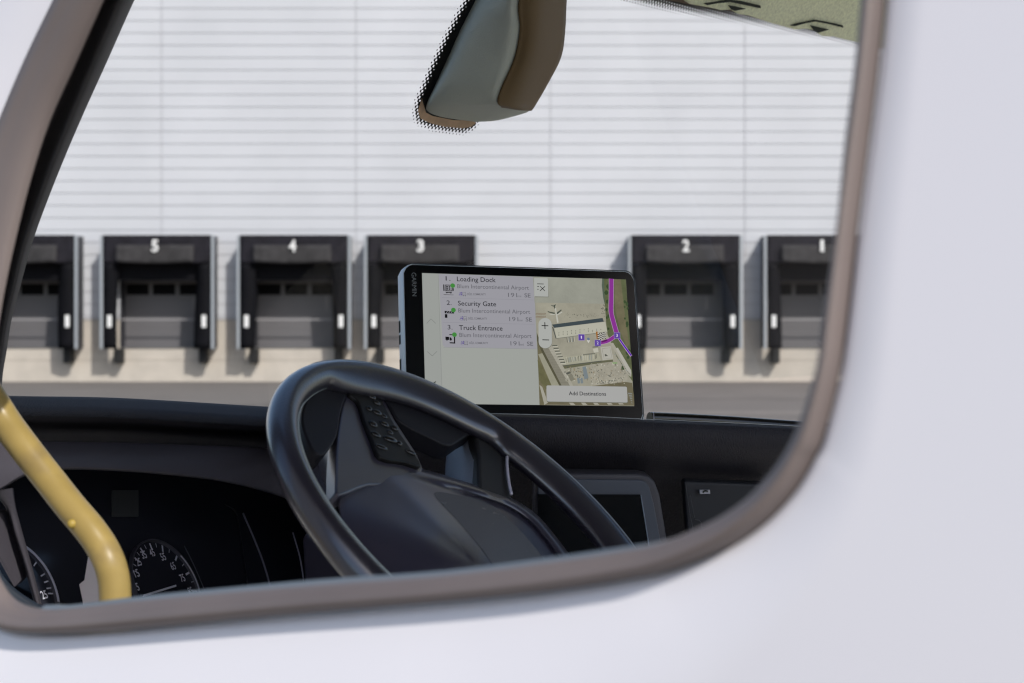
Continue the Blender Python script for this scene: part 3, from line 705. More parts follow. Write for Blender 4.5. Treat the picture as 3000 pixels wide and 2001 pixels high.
# rail on the far side of the dashboard, right of the navigator
dY2 = lambda x: dY(x) + .10
V, Fs = tube(cr([P(1903, 1226, 1.66), P(1960, 1228, 1.67), P(2150, 1238, 1.70), P(2350, 1252, 1.74), P(2600, 1268, 1.78)], 6), .0068, 24)
rail = meshobj('defroster_rail', V, Fs, M_gl, truck, 50)
V, Fs = tube([P(1913, 1226, 1.66), P(1915, 1226, 1.66)], .0070, 24); meshobj('rail_ring', V, Fs, M_silver, rail, 50)
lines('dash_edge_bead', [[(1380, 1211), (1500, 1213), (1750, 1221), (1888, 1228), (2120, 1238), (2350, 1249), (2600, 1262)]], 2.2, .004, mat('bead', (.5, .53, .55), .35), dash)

# ------------------------------------------------------------------ steering wheel
from mathutils.bvhtree import BVHTree
def drape(name, poly, target, lift, m, parent, step=14):
    """an inlay lying on the surface of target inside the outline poly"""
    dg = bpy.context.evaluated_depsgraph_get(); dg.update(); bv = BVHTree.FromObject(target, dg)
    bm = bmesh.new(); f = bm.faces.new([bm.verts.new((x, y, 0)) for x, y in poly]); bmesh.ops.triangulate(bm, faces=[f])
    for ax in (0, 1):
        lo, hi = min(p[ax] for p in poly), max(p[ax] for p in poly)
        for q in np.arange(lo + step, hi, step):
            bmesh.ops.bisect_plane(bm, geom=bm.verts[:] + bm.edges[:] + bm.faces[:], plane_co=(q, 0, 0) if ax == 0 else (0, q, 0), plane_no=(1, 0, 0) if ax == 0 else (0, 1, 0))
    for v in bm.verts:
        r = ray(v.co.x, v.co.y).normalized(); h = bv.ray_cast(O, r, 10); v.co = (h[0] - r * lift) if h[0] is not None else SP(v.co.x, v.co.y, 0)
    me = bpy.data.meshes.new(name); bm.to_mesh(me); bm.free(); return link(name, me, m, parent, 180)
WS = .875; SC = O + Vector((-.02974545, 1.45962053, -.20638584)) * WS; wp_, wt_ = 1.08690065, .86139436
SN = Vector((math.sin(wp_) * math.cos(wt_), -math.cos(wp_) * math.cos(wt_), math.sin(wt_)))
SV = Vector((math.cos(wp_), math.sin(wp_), 0)); SU = SN.cross(SV); SU = SU if SU.z > 0 else -SU
def SP(x, y, off=0): return RP(x, y, SC + SN * off, SN)
RR, rr = .215 * WS, .0142 * WS
rings = []
for k in range(192):
    a = 2 * math.pi * k / 192; dr = SV * math.cos(a) + SU * math.sin(a); dg_ = math.degrees(a) % 360
    ex = .015 * max(0, 1 - ((dg_ - 62) / 36) ** 4) if abs(dg_ - 62) < 36 else 0
    ex2 = 0
    d3 = (dg_ + 180) % 360 - 180
    ex2 = .015 * min(1, max(0, (31 - d3) / 5)) * min(1, max(0, (d3 + 80) / 20))
    rg = []
    for j in range(28):
        b_ = 2 * math.pi * j / 28; cx, sy = math.cos(b_), math.sin(b_)
        rad_ = rr + (ex + ex2 if cx < 0 else 0) * 1.0 * (abs(cx) ** .7)
        rg.append(SC + dr * (RR + rad_ * cx) + SN * (rr * sy * 1.02))
    rings.append(rg)
rings.append(rings[0]); V, Fs = loft(rings, True)
wheel = meshobj('steering_wheel', V, Fs, M_wheel, truck, 180)
# thin pale line along the inner front of the rim
def bead(a):  # path of the thin pale line on the rim
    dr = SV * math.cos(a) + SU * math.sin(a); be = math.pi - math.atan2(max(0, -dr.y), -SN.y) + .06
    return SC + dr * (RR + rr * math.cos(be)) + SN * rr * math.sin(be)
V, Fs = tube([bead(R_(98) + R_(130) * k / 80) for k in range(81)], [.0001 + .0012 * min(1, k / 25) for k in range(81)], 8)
meshobj('rim_pale_line', V, Fs, mat('pale_line_grey', (.36, .40, .38), .4), wheel, 180)
def highlight_path(a):
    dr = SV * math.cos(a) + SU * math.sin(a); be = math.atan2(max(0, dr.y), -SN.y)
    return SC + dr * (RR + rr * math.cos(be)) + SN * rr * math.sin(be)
V, Fs = tube([highlight_path(R_(-55) + R_(155) * k / 100) for k in range(101)], [.0002 + .0010 * math.sin(math.pi * min(1, k / 100)) ** .3 for k in range(101)], 8)
meshobj('rim_edge_highlight', V, Fs, mat('edge_highlight_grey', (.34, .38, .42), .35), wheel, 180)  # pale tube painting the sky highlight along the far rim outline
# hub / airbag cover
hubp = [(1102, 1350), (1184, 1360), (1260, 1380), (1362, 1410), (1439, 1436), (1505, 1462), (1567, 1503), (1618, 1558), (1684, 1650), (1725, 1760), (1715, 1860), (1620, 1950), (1450, 1975), (1260, 1915), (1130, 1780), (1040, 1620), (1000, 1530), (995, 1451), (1045, 1398)]
hub2 = [v for v in cr([(x, y, 0) for x, y in hubp], 4, True)]
hc_ = Vector((1400, 1660, 0))
def hring(s, off):
    g = lambda v: max(0, min(1, (v.x - 1070) / 360))        # the raised lip fades out towards the left spoke
    flat = -.012 + .03 * (1 - s) / .75 if s > .25 else .018
    return [SP(hc_.x + (v.x - hc_.x) * s, hc_.y + (v.y - hc_.y) * s, off if s in (1.0,) else flat + (off - flat) * g(v)) for v in hub2]
hr = [hring(1.0, -.045), hring(1.0, -.016), hring(.99, -.007), hring(.965, -.001), hring(.93, .001), hring(.89, -.001), hring(.86, -.004), hring(.82, -.003), hring(.74, .003), hring(.6, .010), hring(.42, .016), hring(.25, .019), hring(.05, .020)]
V, Fs = loft(hr, True, False); V2 = V; nn = len(hub2); Fs = Fs + [[(len(hr) - 1) * nn + i for i in range(nn)]]
hub = meshobj('hub_cover', V, Fs, M_hub, wheel, 60)
inp = [(1271, 1446), (1340, 1450), (1413, 1466), (1470, 1502), (1546, 1579), (1600, 1655), (1610, 1760), (1520, 1760), (1465, 1690), (1420, 1620), (1345, 1530)]
drape('hub_recess', [tuple(v[:2]) for v in cr([(x, y, 0) for x, y in inp], 4, True)], hub, .0006, M_hubi, hub)
# left spoke
zr3 = lambda x, y: (762 + x * .5232, 996 + y * .5232)
def wslab(name, pts, off, th, m, par, bevel=.002, sm=3, offs=None):
    q = [v for v in cr([(x, y, (offs[i] if offs else off)) for i, (x, y) in enumerate(pts)], sm, True)] if sm else [Vector((x, y, offs[i] if offs else off)) for i, (x, y) in enumerate(pts)]
    V, Fs = prism([SP(v.x, v.y, v.z) for v in q], -SN * th)
    return meshobj(name, V, Fs, m, par, 40, bevel)
thr = [zr3(*p) for p in [(235, 430), (262, 330), (340, 240), (450, 185), (620, 175), (800, 225), (1000, 310), (1180, 420), (1235, 480), (1150, 540), (1062, 590), (960, 548), (860, 500), (770, 440), (700, 330), (600, 262), (500, 290), (455, 400), (430, 540), (360, 640), (300, 620), (252, 520)]]
wslab('thumb_rest', thr, -.004, .018, mat('thumb_rest', (.012, .011, .015), .55, spec=.35, bump=('leather', 700, .3, .0004)), wheel, .006, 3)
sp1 = [(1012, 1160), (1040, 1130), (1080, 1120), (1115, 1150), (1160, 1235), (1240, 1372), (1180, 1420), (1080, 1420), (993, 1450), (985, 1400), (988, 1300), (998, 1220)]
spk = wslab('spoke', sp1, -.006, .016, M_hub, wheel, .003)
fl = [[SP(1012, 1165, -.008), SP(998, 1220, -.008), SP(989, 1300, -.008), SP(986, 1400, -.008), SP(993, 1452, -.008)],
      [SP(985, 1180, -.014), SP(962, 1235, -.022), SP(955, 1310, -.024), SP(962, 1390, -.022), SP(975, 1445, -.016)],
      [SP(970, 1190, -.03), SP(936, 1245, -.045), SP(928, 1320, -.048), SP(942, 1395, -.045), SP(965, 1440, -.04)]]
V, Fs = loft([cr(r, 5) for r in fl]); meshobj('spoke_flank', V, Fs, M_hub, spk, 180)
pad = [(1023, 1152), (1044, 1132), (1077, 1127), (1101, 1139), (1129, 1190), (1162, 1252), (1200, 1308), (1235, 1365), (1186, 1353), (1115, 1339), (1092, 1292), (1066, 1226), (1050, 1176)]
pd = wslab('button_pad', pad, -.002, .012, mat('pad_black', (.007, .006, .006), .42, spec=.35), wheel, .003)
zw = lambda x, y: (950 + x * .236, 1080 + y * .236)
for (x, y, ra, rb, ang, hh) in [(600, 130, .0035, .0030, 0, .004), (590, 350, .0045, .0035, -60, .004), (650, 430, .0040, .0030, -60, .004), (555, 500, .0038, .0032, 0, .004), (655, 545, .0052, .0038, -50, .004), (740, 590, .0036, .0028, -60, .003), (605, 690, .0045, .0040, -60, .004), (745, 690, .0050, .0036, -60, .004), (870, 740, .0042, .0034, -60, .004), (815, 790, .0035, .0030, -50, .003), (640, 820, .0050, .0034, -60, .004), (820, 880, .0080, .0042, -45, .0045), (930, 930, .0036, .0030, 0, .004), (710, 975, .0065, .0030, -50, .003), (1070, 1040, .0060, .0030, -60, .004)]:
    hh *= .5; c = SP(*zw(x, y), -.002); a = R_(ang + 20); e1 = SV * math.cos(a) + SU * math.sin(a); e2 = SN.cross(e1)
    rg = [[c + e1 * ra * math.cos(p) * math.cos(q) + e2 * rb * math.cos(p) * math.sin(q) + SN * hh * math.sin(p) for q in [2 * math.pi * i / 20 for i in range(20)]] for p in [math.pi / 2 * j / 7 for j in range(8)]]
    V, Fs = loft(rg, True, True); meshobj('button', V, Fs, M_gl, pd, 180)
# right spoke with bright flank and silver inlay
sp2 = [(1388, 1232), (1425, 1212), (1500, 1292), (1488, 1325), (1486, 1385), (1502, 1470), (1440, 1460), (1405, 1440), (1402, 1330)]
spr = wslab('spoke', sp2, -.004, .014, mat('spoke_dark', (.018, .017, .017), .6), wheel, .003, 2)
fr_ = [[SP(1394, 1228, -.006), SP(1404, 1290, -.006), SP(1406, 1360, -.006), SP(1408, 1450, -.006)],
       [SP(1366, 1246, -.012), SP(1362, 1300, -.018), SP(1362, 1370, -.02), SP(1366, 1450, -.02)],
       [SP(1328, 1288, -.030), SP(1316, 1330, -.040), SP(1310, 1380, -.045), SP(1312, 1450, -.045)],
       [SP(1320, 1292, -.06), SP(1308, 1335, -.07), SP(1304, 1385, -.075), SP(1306, 1450, -.075)]]
V, Fs = loft([cr(r, 5) for r in fr_]); meshobj('spoke_flank', V, Fs, mat('flank_grey', (.22, .235, .28), .5, bump=('noise', 1800, .25, .0003)), spr, 180)
V, Fs = tube(cr([SP(x, y, -.001) for x, y in [(1503, 1306), (1490, 1320), (1485, 1345), (1487, 1385), (1492, 1420), (1498, 1448)]], 5), .0014, 8)
meshobj('silver_inlay', V, Fs, M_silver, spr, 180)
# two lower spokes, below the sill
for ang in (235, 285):
    a = R_(ang); dr = SV * math.cos(a) + SU * math.sin(a); s_ = SN.cross(dr)
    pts = [SC + dr * .06 + s_ * .03 - SN * .006, SC + dr * .06 - s_ * .03 - SN * .006, SC + dr * .18 - s_ * .022 - SN * .006, SC + dr * .18 + s_ * .022 - SN * .006]
    V, Fs = prism(pts, -SN * .014); meshobj('spoke', V, Fs, M_hub, wheel, None, .003)
V, Fs = tube([SC - SN * .02, SC - SN * .30], .04, 24); meshobj('steering_column', V, Fs, M_deep, truck, 50)

# ------------------------------------------------------------------ yellow grab handle
hpx = [(-260, 830, 1.20), (-120, 1020, 1.17), (-40, 1145, 1.155), (18, 1237, 1.15), (75, 1315, 1.14), (150, 1412, 1.13), (205, 1482, 1.12), (260, 1547, 1.11), (296, 1598, 1.105), (318, 1642, 1.10), (332, 1690, 1.10), (337, 1745, 1.10), (338, 1820, 1.10), (338, 1950, 1.10)]
path = cr([P(*q) for q in hpx], 6)
V, Fs = tube(path, .0112, 28); gh = meshobj('grab_handle', V, Fs, M_yel, truck, 180)
for (x, y, r) in [(211, 1535, .0035), (268, 1585, .004)]:
    c = P(x, y, 1.103); rg = [[c + Vector((math.cos(q) * r * math.cos(p), -.003 * math.sin(p), math.sin(q) * r * math.cos(p))) for q in [2 * math.pi * i / 16 for i in range(16)]] for p in [math.pi / 2 * j / 4 for j in range(5)]]
    V, Fs = loft(rg, True, True); meshobj('screw', V, Fs, M_screw, gh, 180)
# added white patch standing for a reflection in the cluster glass
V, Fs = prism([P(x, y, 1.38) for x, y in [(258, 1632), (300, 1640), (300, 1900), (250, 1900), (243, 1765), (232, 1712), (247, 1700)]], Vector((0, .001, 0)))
tag(meshobj('glass_reflection_patch', V, Fs, M_reflect, None), 'small white patch standing for a glass reflection behind the yellow grab handle', 'reflection')

# ------------------------------------------------------------------ navigator on the dashboard
nav = thing('navigator', 'black tablet-sized navigator with lit route map standing on the dashboard', 'navigator', P(1540, 1215, 1.58))
zA = lambda x, y: (1100 + x * .36580, 740 + y * .36580)
zB = lambda x, y: (1560 + x * .30604, 780 + y * .30604)
zC = lambda x, y: (1150 + x * .20408, 760 + y * .20408)
SWd, SHt = .217, .1356
def homog(src, dst):
    A = []
    for (x, y), (u, v) in zip(src, dst):
        A.append([x, y, 1, 0, 0, 0, -u * x, -u * y, -u]); A.append([0, 0, 0, x, y, 1, -v * x, -v * y, -v])
    _, _, vt = np.linalg.svd(np.array(A, float)); return vt[-1].reshape(3, 3)
corn = [zA(362, 172), zA(2012, 208), zA(2065, 1240), zA(412, 1199)]
Hm = homog([((x - 1500) / 500, (y - 1000) / 500) for x, y in corn], [(0, 0), (SWd, 0), (SWd, SHt), (0, SHt)])
def UVp(p):
    v = Hm @ np.array([(p[0] - 1500) / 500, (p[1] - 1000) / 500, 1.0]); return v[0] / v[2], v[1] / v[2]
yaw, tilt, rol = R_(14.237), R_(-16.217), R_(1.57)
RM = Matrix.Rotation(yaw, 3, 'Z') @ Matrix.Rotation(tilt, 3, 'X') @ Matrix.Rotation(rol, 3, 'Y')
NC = O + Vector((.0168536, 1.59501656, -.03329627))
NX, NY, NZ = RM @ Vector((1, 0, 0)), RM @ Vector((0, -1, 0)), RM @ Vector((0, 0, 1))   # right, towards viewer, up
def N3(u, v, off=0): return NC + NX * (u - SWd / 2) - NZ * (v - SHt / 2) + NY * off - nav.location
def NQ(p, off=0): return N3(*UVp(p), off)
# casing
uL, _ = UVp(zA(243, 600)); uR, _ = UVp(zA(2100, 600)); _, vT = UVp(zA(1200, 124)); vB = SHt + .017
uL2 = uL
def outline(g, ch=.009, n=4):
    x0, x1, y0, y1 = uL - g, uR + g, vT - g, vB + g; c = ch
    pts = [(x0, y0 + c), (x0 + c * .28, y0 + c * .42), (x0 + c * .62, y0 + c * .12), (x0 + c, y0), (x1 - c, y0), (x1 - c * .62, y0 + c * .12), (x1 - c * .28, y0 + c * .42), (x1, y0 + c), (x1, y1 - c), (x1 - c * .3, y1 - c * .3), (x1 - c, y1), (x0 + c, y1), (x0 + c * .3, y1 - c * .3), (x0, y1 - c)]
    return pts
def oring(g, off): return [N3(u, v, off) for u, v in outline(g)]
V, Fs = loft([oring(.0006, -.0012), oring(.0012, -.003), oring(.0026, -.016), oring(.0026, -.022), oring(-.002, -.027), oring(-.012, -.030)], True, True)
case = meshobj('casing', V, Fs, M_gpsalu, nav, 30)
V, Fs = prism(oring(0, -.0004), NY * -.0009); bz = meshobj('glass_front', V, Fs, M_gpsblk, nav, None, .0003)
# silver rim line on the right and top edge
V, Fs = tube([N3(u, v, -.0008) for u, v in outline(.0011)[3:10]], .0005, 6); meshobj('rim_line', V, Fs, mat('rim_dim', (.10, .11, .11), .35, .6), nav, 180)
# slots on the left side
for y0_, y1_, rec in ((520, 612, 1), (632, 705, 0), (822, 925, 0)):
    _, va = UVp(zA(250, y0_)); _, vb = UVp(zA(250, y1_))
    sid = [N3(uL - .00255, va, -.0145), N3(uL - .00255, vb, -.0145), N3(uL - .0030, vb, -.0190), N3(uL - .0030, va, -.0190)]
    V, Fs = prism(sid, -NX * .0004); meshobj('side_button' if rec else 'side_slot', V, Fs, M_slit, case, None, .0008)
# mount behind
V, Fs = tube([N3(SWd / 2, SHt / 2, -.026), N3(SWd / 2, SHt / 2 + .01, -.06), N3(SWd / 2, SHt + .055, -.075)], .014, 20); meshobj('mount', V, Fs, M_gpsblk, nav, 50)
V, Fs = prism([NQ(zA(2115, 1338), -.004), NQ(zA(2150, 1300), -.004), NQ(zA(2158, 1345), -.004)], -NY * .01)
meshobj('mount_foot', V, Fs, M_gpsalu, nav)

scr = meshobj('screen', *prism([N3(0, 0, .0001), N3(SWd, 0, .0001), N3(SWd, SHt, .0001), N3(0, SHt, .0001)], -NY * .0003), emis('scr_bg', (156, 159, 154)), nav)
LV = .00008
class Sheet:
    def __init__(s): s.d = {}
    def add(s, m, V, Fs):
        v, f = s.d.setdefault(m.name, ([], [])); k = len(v); v += V; f += [[i + k for i in q] for q in Fs]
    def poly(s, m, pts, lv, z=None): s.add(m, [NQ(z(*p) if z else p, .0001 + lv * LV) for p in pts], [list(range(len(pts)))])
    def line(s, m, pts, wd, lv, z, sm=0):
        q = [NQ(z(*p), .0001 + lv * LV) for p in pts]
        if sm: q = cr(q, sm)
        V, Fs = stroke(q, wd, NY); s.add(m, V, Fs)
    def disc(s, m, c, r, lv, z, n=24):
        p = NQ(z(*c), .0001 + lv * LV); s.add(m, [p + NX * r * math.cos(a) + NZ * r * math.sin(a) for a in [2 * math.pi * k / n for k in range(n)]], [list(range(n))])
    def text(s, m, t_, a, b_, cap, lv, z, bold=0, space=1.0):
        """baseline from a to b (zoom coords), cap height in the same zoom coords"""
        A, B = NQ(z(*a), .0001 + lv * LV), NQ(z(*b_), .0001 + lv * LV); A2 = NQ(z(a[0], a[1] - cap), .0001 + lv * LV)
        ux = (B - A).normalized(); uy = NY.cross(ux); uy = uy if uy.dot(A2 - A) > 0 else -uy
        V, Fs = text_fit(t_, A, ux, uy, (B - A).length, (A2 - A).length, bold, space); s.add(m, V, Fs)
    def build(s, name, par):
        V, Fs, mi, ms = [], [], [], []
        for k, (mn, (v, f)) in enumerate(s.d.items()):
            o = len(V); V += v; Fs += [[i + o for i in q] for q in f]; mi += [k] * len(f); ms.append(bpy.data.materials[mn])
        me = bpy.data.meshes.new(name); me.from_pydata([tuple(v) for v in V], [], Fs)
        for m in ms: me.materials.append(m)
        me.polygons.foreach_set('material_index', mi); me.update()
        return link(name, me, None, par)
E = emis
# ---- map picture
mp = Sheet(); rnd = random.Random(3)
base = E('map_tarmac', (152, 149, 134), (60, .14)); mp.poly(base, [(1250, 195), (2012, 208), (2065, 1240), (1303, 1222)], 1, zA)
mp.poly(E('map_apron', (148, 149, 138), (45, .09)), [(-15, 104), (665, 111), (690, 360), (0, 352)], 2, zB)
grn = E('map_green', (92, 98, 70), (90, .22)); grn2 = E('map_green_dark', (58, 74, 48), (120, .3)); brn = E('map_brown', (108, 103, 80), (90, .18))
mp.poly(grn, [(664, 112), (720, 113), (901, 118), (968, 1352), (955, 1120), (900, 1040), (800, 870), (745, 740), (712, 660), (700, 560), (690, 380), (668, 200)], 2, zB)
mp.poly(brn, [(785, 115), (850, 117), (880, 420), (925, 760), (900, 780), (840, 640), (790, 420)], 3, zB)
for _ in range(26):
    y = rnd.uniform(130, 1000); x = rnd.choice([rnd.uniform(870, 905) + y * .03, rnd.uniform(700, 730) + max(0, y - 560) * .35]); r = rnd.uniform(8, 20)
    if 640 < y < 720 and 740 < x < 860: continue
    mp.poly(grn2, [(x + r * rnd.uniform(.6, 1.2) * math.cos(a), y + 1.3 * r * rnd.uniform(.6, 1.2) * math.sin(a)) for a in [k * .785 for k in range(8)]], 4, zB)
mp.poly(brn, [(22, 640), (60, 760), (350, 1155), (110, 1180), (115, 1330), (50, 1330), (30, 800)], 2, zB)
mp.poly(E('map_grass', (102, 100, 72), (90, .2)), [(30, 900), (60, 940), (170, 1152), (112, 1155), (112, 1190), (45, 1090)], 3, zB)
mp.poly(E('map_runway', (148, 146, 128), (160, .08)), [(36, 850), (80, 838), (240, 1150), (165, 1150)], 4, zB)
mp.poly(E('map_taxi', (128, 125, 112), (160, .08)), [(80, 800), (150, 788), (352, 1153), (256, 1150)], 4, zB)
mp.poly(E('map_verge', (84, 82, 64), (120, .2)), [(22, 640), (80, 800), (260, 1150), (238, 1150), (70, 830), (24, 720)], 5, zB)
mp.poly(E('map_road', (160, 157, 144), (160, .06)), [(128, 780), (170, 775), (372, 1152), (340, 1152)], 5, zB)
mp.poly(E('map_road', (160, 157, 144)), [(48, 1140), (75, 1160), (130, 1310), (95, 1330)], 5, zB)
for k in range(14):
    t_ = k / 14; mp.line(E('map_joint', (112, 110, 98)), [(92 + 172 * t_, 810 + 335 * t_), (160 + 190 * t_, 800 + 345 * t_)], .0002, 5, zB)
mp.poly(E('map_earth', (104, 98, 78), (80, .15)), [(540, 1158), (880, 1120), (948, 1130), (962, 1240), (897, 1240), (890, 1168)], 3, zB)
mp.poly(E('map_earth', (104, 98, 78)), [(118, 1303), (900, 1322), (905, 1240), (964, 1240), (967, 1348), (300, 1333), (115, 1328)], 3, zB)
for x in (330, 445, 560, 690, 800): mp.poly(E('map_road', (160, 157, 144)), [(x, 1312), (x + 40, 1313), (x + 65, 1336), (x + 20, 1336)], 4, zB)
for k in range(5): mp.poly(E('map_roof_grey', (130, 132, 128)), [(905 + k * 8, 1225 + k * 22), (945, 1228 + k * 22), (948, 1240 + k * 22), (908 + k * 8, 1238 + k * 22)], 4, zB)
mp.poly(E('map_shade_strip', (84, 96, 82)), [(664, 112), (682, 112), (690, 380), (672, 300), (660, 180)], 3, zB)
# big building
mp.poly(E('map_roof', (176, 175, 160), (50, .04)), [(190, 597), (690, 538), (710, 637), (212, 698)], 6, zB)
mp.poly(E('map_roof_dark', (64, 74, 78)), [(168, 566), (663, 500), (676, 536), (190, 598)], 7, zB)
mp.line(E('map_wall', (80, 84, 80)), [(175, 590), (208, 700)], .0011, 7, zB); mp.line(E('map_wall', (80, 84, 80)), [(700, 636), (213, 699)], .0004, 7, zB)
for r0_ in range(3):
    for k in range(11):
        x = 232 + k * 41; y = 640 - k * 4.6 + r0_ * 14 - (6 if k % 2 else 0); mp.poly(E('map_dot', (88, 90, 82)), [(x, y), (x + 6, y), (x + 6, y + 7), (x, y + 7)], 7, zB) if rnd.random() < .8 else None
# aeroplane
pw = E('plane_white', (182, 182, 172)); pg = E('plane_grey', (74, 80, 72))
mp.poly(pw, [(196, 404), (206, 404), (214, 450), (232, 540), (226, 552), (216, 545)], 8, zB)
mp.poly(pg, [(124, 434), (150, 442), (196, 450), (194, 464), (160, 456), (130, 446)], 8, zB); mp.poly(pg, [(214, 450), (258, 418), (262, 428), (228, 460), (216, 466)], 8, zB)
mp.poly(pw, [(140, 464), (196, 462), (196, 470), (160, 472)], 8, zB); mp.poly(pw, [(216, 468), (262, 440), (270, 446), (222, 476)], 8, zB)
mp.poly(pg, [(156, 374), (180, 382), (200, 370), (207, 372), (198, 388), (200, 404), (190, 414), (186, 392), (166, 386)], 9, zB)
# yards, vans, small roofs
cols3 = [E('yard_dark', (86, 88, 80)), E('yard_pale', (182, 180, 166)), E('yard_mid', (124, 122, 108)), E('yard_blue', (118, 128, 132)), E('yard_tan', (140, 128, 104))]
def rct(x, y, w_, h_2, a, m, lv):
    ca, sa = math.cos(a), math.sin(a)
    mp.poly(m, [(x + (i * w_ * ca - j * h_2 * sa) / 2, y + (i * w_ * sa + j * h_2 * ca) / 2) for i, j in ((-1, -1), (1, -1), (1, 1), (-1, 1))], lv, zB)
for k in range(8): rct(315 + k * 10, 715 - k * 1.3, 5, 48, -.12, cols3[[0, 1, 3][k % 3]], 6)
for k in range(7):
    rct(195 + k * 13, 768 + k * 27, 50, 9, -.05, cols3[0], 6); rct(199 + k * 13, 778 + k * 27, 50, 8, -.05, cols3[1], 6)
mp.poly(E('lot_pale', (160, 158, 140), (120, .06)), [(270, 880), (620, 838), (645, 912), (285, 955)], 5, zB)
mp.line(cols3[0], [(270, 962), (650, 918)], .0009, 6, zB)
for k in range(34):
    x = 285 + k * 9.5
    if 470 < x < 590 and k % 2: continue
    rct(x, 912 - (x - 285) * .12 + rnd.uniform(-6, 6), 4.5, rnd.uniform(30, 66), -.1, cols3[rnd.choice([0, 1, 1, 3, 2])], 6)
for k in range(16): rct(470 + k * 7.6, 858 - k * .9, 5, 13, -.1, cols3[0], 7)
mp.poly(cols3[1], [(566, 800), (615, 790), (622, 832), (575, 838)], 6, zB); rct(590, 781, 56, 8, -.1, cols3[0], 7)
mp.poly(E('lot_white', (172, 170, 160)), [(640, 785), (740, 775), (765, 895), (660, 912)], 6, zB); mp.line(cols3[2], [(655, 800), (675, 900), (752, 888), (732, 790), (655, 800)], .0003, 7, zB)
rct(695, 862, 26, 20, -.1, cols3[0], 8); rct(703, 855, 10, 12, 0, cols3[1], 9)
mp.poly(E('map_road', (160, 157, 144)), [(735, 742), (765, 742), (942, 1030), (940, 1075), (905, 1052)], 5, zB)
mp.poly(E('lot_white', (172, 170, 160)), [(790, 795), (812, 790), (940, 1010), (940, 1050), (900, 1010)], 6, zB)
for k in range(12): rct(782 + k * 12.5, 855 + k * 17, 14, 5, .9, cols3[0 if k % 3 else 3], 7)
mp.poly(E('map_lane', (98, 98, 78)), [(275, 965), (650, 915), (760, 905), (765, 925), (655, 935), (290, 990)], 4, zB)
mp.poly(E('yard_ground', (156, 152, 138), (120, .16)), [(538, 950), (800, 922), (905, 1060), (900, 1118), (545, 1152)], 4, zB)
for k in range(260):
    x, y = rnd.uniform(545, 890), rnd.uniform(938, 1140)
    if 610 < x < 820 and 970 < y < 1090 and rnd.random() < .75: continue
    if x > 800 + (y - 922) * .75: continue
    rct(x, y, rnd.uniform(3, 10), rnd.uniform(3, 16), rnd.uniform(-.8, .8), cols3[rnd.choice([0, 0, 1, 1, 2, 4])], 5 + k % 3)
for k in range(70): rct(rnd.uniform(280, 540), rnd.uniform(975, 1110), rnd.uniform(5, 14), rnd.uniform(4, 20), -.2, cols3[rnd.choice([0, 1, 2, 2, 4])], 5 + k % 2)
mp.poly(cols3[3], [(462, 975), (495, 968), (520, 1080), (480, 1095)], 7, zB); mp.poly(cols3[0], [(300, 1030), (340, 1016), (352, 1032), (312, 1048)], 7, zB)
mp.poly(cols3[2], [(318, 1050), (360, 1036), (385, 1095), (350, 1112)], 7, zB)
for dx in (0, 30): mp.poly(cols3[3], [(410 + dx, 1080), (432 + dx, 1078), (440 + dx, 1130), (416 + dx, 1132)], 6, zB)
rct(725, 1062, 40, 5, .5, cols3[0], 8); rct(728, 1060, 30, 5, -.9, cols3[0], 8); rct(780, 938, 46, 10, .0, E('hedge_bright', (122, 158, 98)), 8)
for k in range(16): rct(655 + k * 9, 1125 - k * 1.5, 5, rnd.uniform(6, 16), .2, cols3[rnd.choice([0, 0, 1])], 8)
for k in range(24): rct(rnd.uniform(655, 690), rnd.uniform(345, 490), rnd.uniform(4, 12), rnd.uniform(3, 8), rnd.uniform(-1, 1), cols3[rnd.choice([0, 0, 2])], 5)
for k in range(40): rct(rnd.uniform(280, 640), 500 - rnd.random() * 40, rnd.uniform(3, 9), rnd.uniform(2, 10), rnd.uniform(-1, 1), cols3[rnd.choice([0, 2, 2])], 5)
for k in range(18): rct(15 + (k % 9) * 11, 462 + (k // 9) * 28, 6, 18, .3, E('stall_red', (128, 112, 96)), 5)
for k in range(60): rct(rnd.uniform(20, 640), rnd.uniform(130, 480), 2.5, 2.5, 0, cols3[2], 4)
mp.build('aerial_map', scr)
# ---- route and markers
rt_ = Sheet(); mag = E('route_magenta', (134, 52, 142)); hal = E('route_halo', (186, 160, 188))
main = [(754, 114), (751, 300), (748, 440), (770, 540), (797, 640), (803, 668)]
br = [(800, 668), (770, 690), (730, 715), (690, 732), (640, 742)]
PXm = .30604 * 1.6 / F
rt_.line(hal, main, 50 * PXm, 10, zB, 4); rt_.line(hal, br, 40 * PXm, 10, zB, 4); rt_.line(hal, [(803, 672), (870, 770), (942, 872)], 24 * PXm, 10, zB)
rt_.line(mag, main, 43 * PXm, 11, zB, 4); rt_.line(mag, br, 34 * PXm, 11.5, zB, 4); rt_.line(E('route_violet', (84, 28, 170)), [(803, 672), (870, 770), (942, 868)], 15 * PXm, 11, zB)
rt_.line(E('route_arrow', (92, 30, 96)), [(650, 733), (706, 716)], 18 * PXm, 12, zB)
pur = E('marker_purple', (92, 68, 152)); puh = E('marker_rim', (150, 136, 180)); wt = E('marker_digit', (214, 208, 226))
for s_, x, y in (('1', 453, 690), ('2', 612, 745), ('3', 803, 672)):
    rct_ = lambda h: [(x - h, y - h), (x + h, y - h + 1), (x + h + 1, y + h), (x - h + 1, y + h)]
    rt_.poly(puh, rct_(31), 13, zB); rt_.poly(pur, rct_(28), 14, zB); wd_ = 10 if s_ == '1' else 18
    rt_.text(wt, s_, (x - wd_ / 2, y + 13), (x + wd_ / 2, y + 13), 27, 15, zB, .01)
bk = E('ink', (22, 22, 24)); fw_ = E('flag_white', (196, 194, 186))
fx, fy = 612, 648
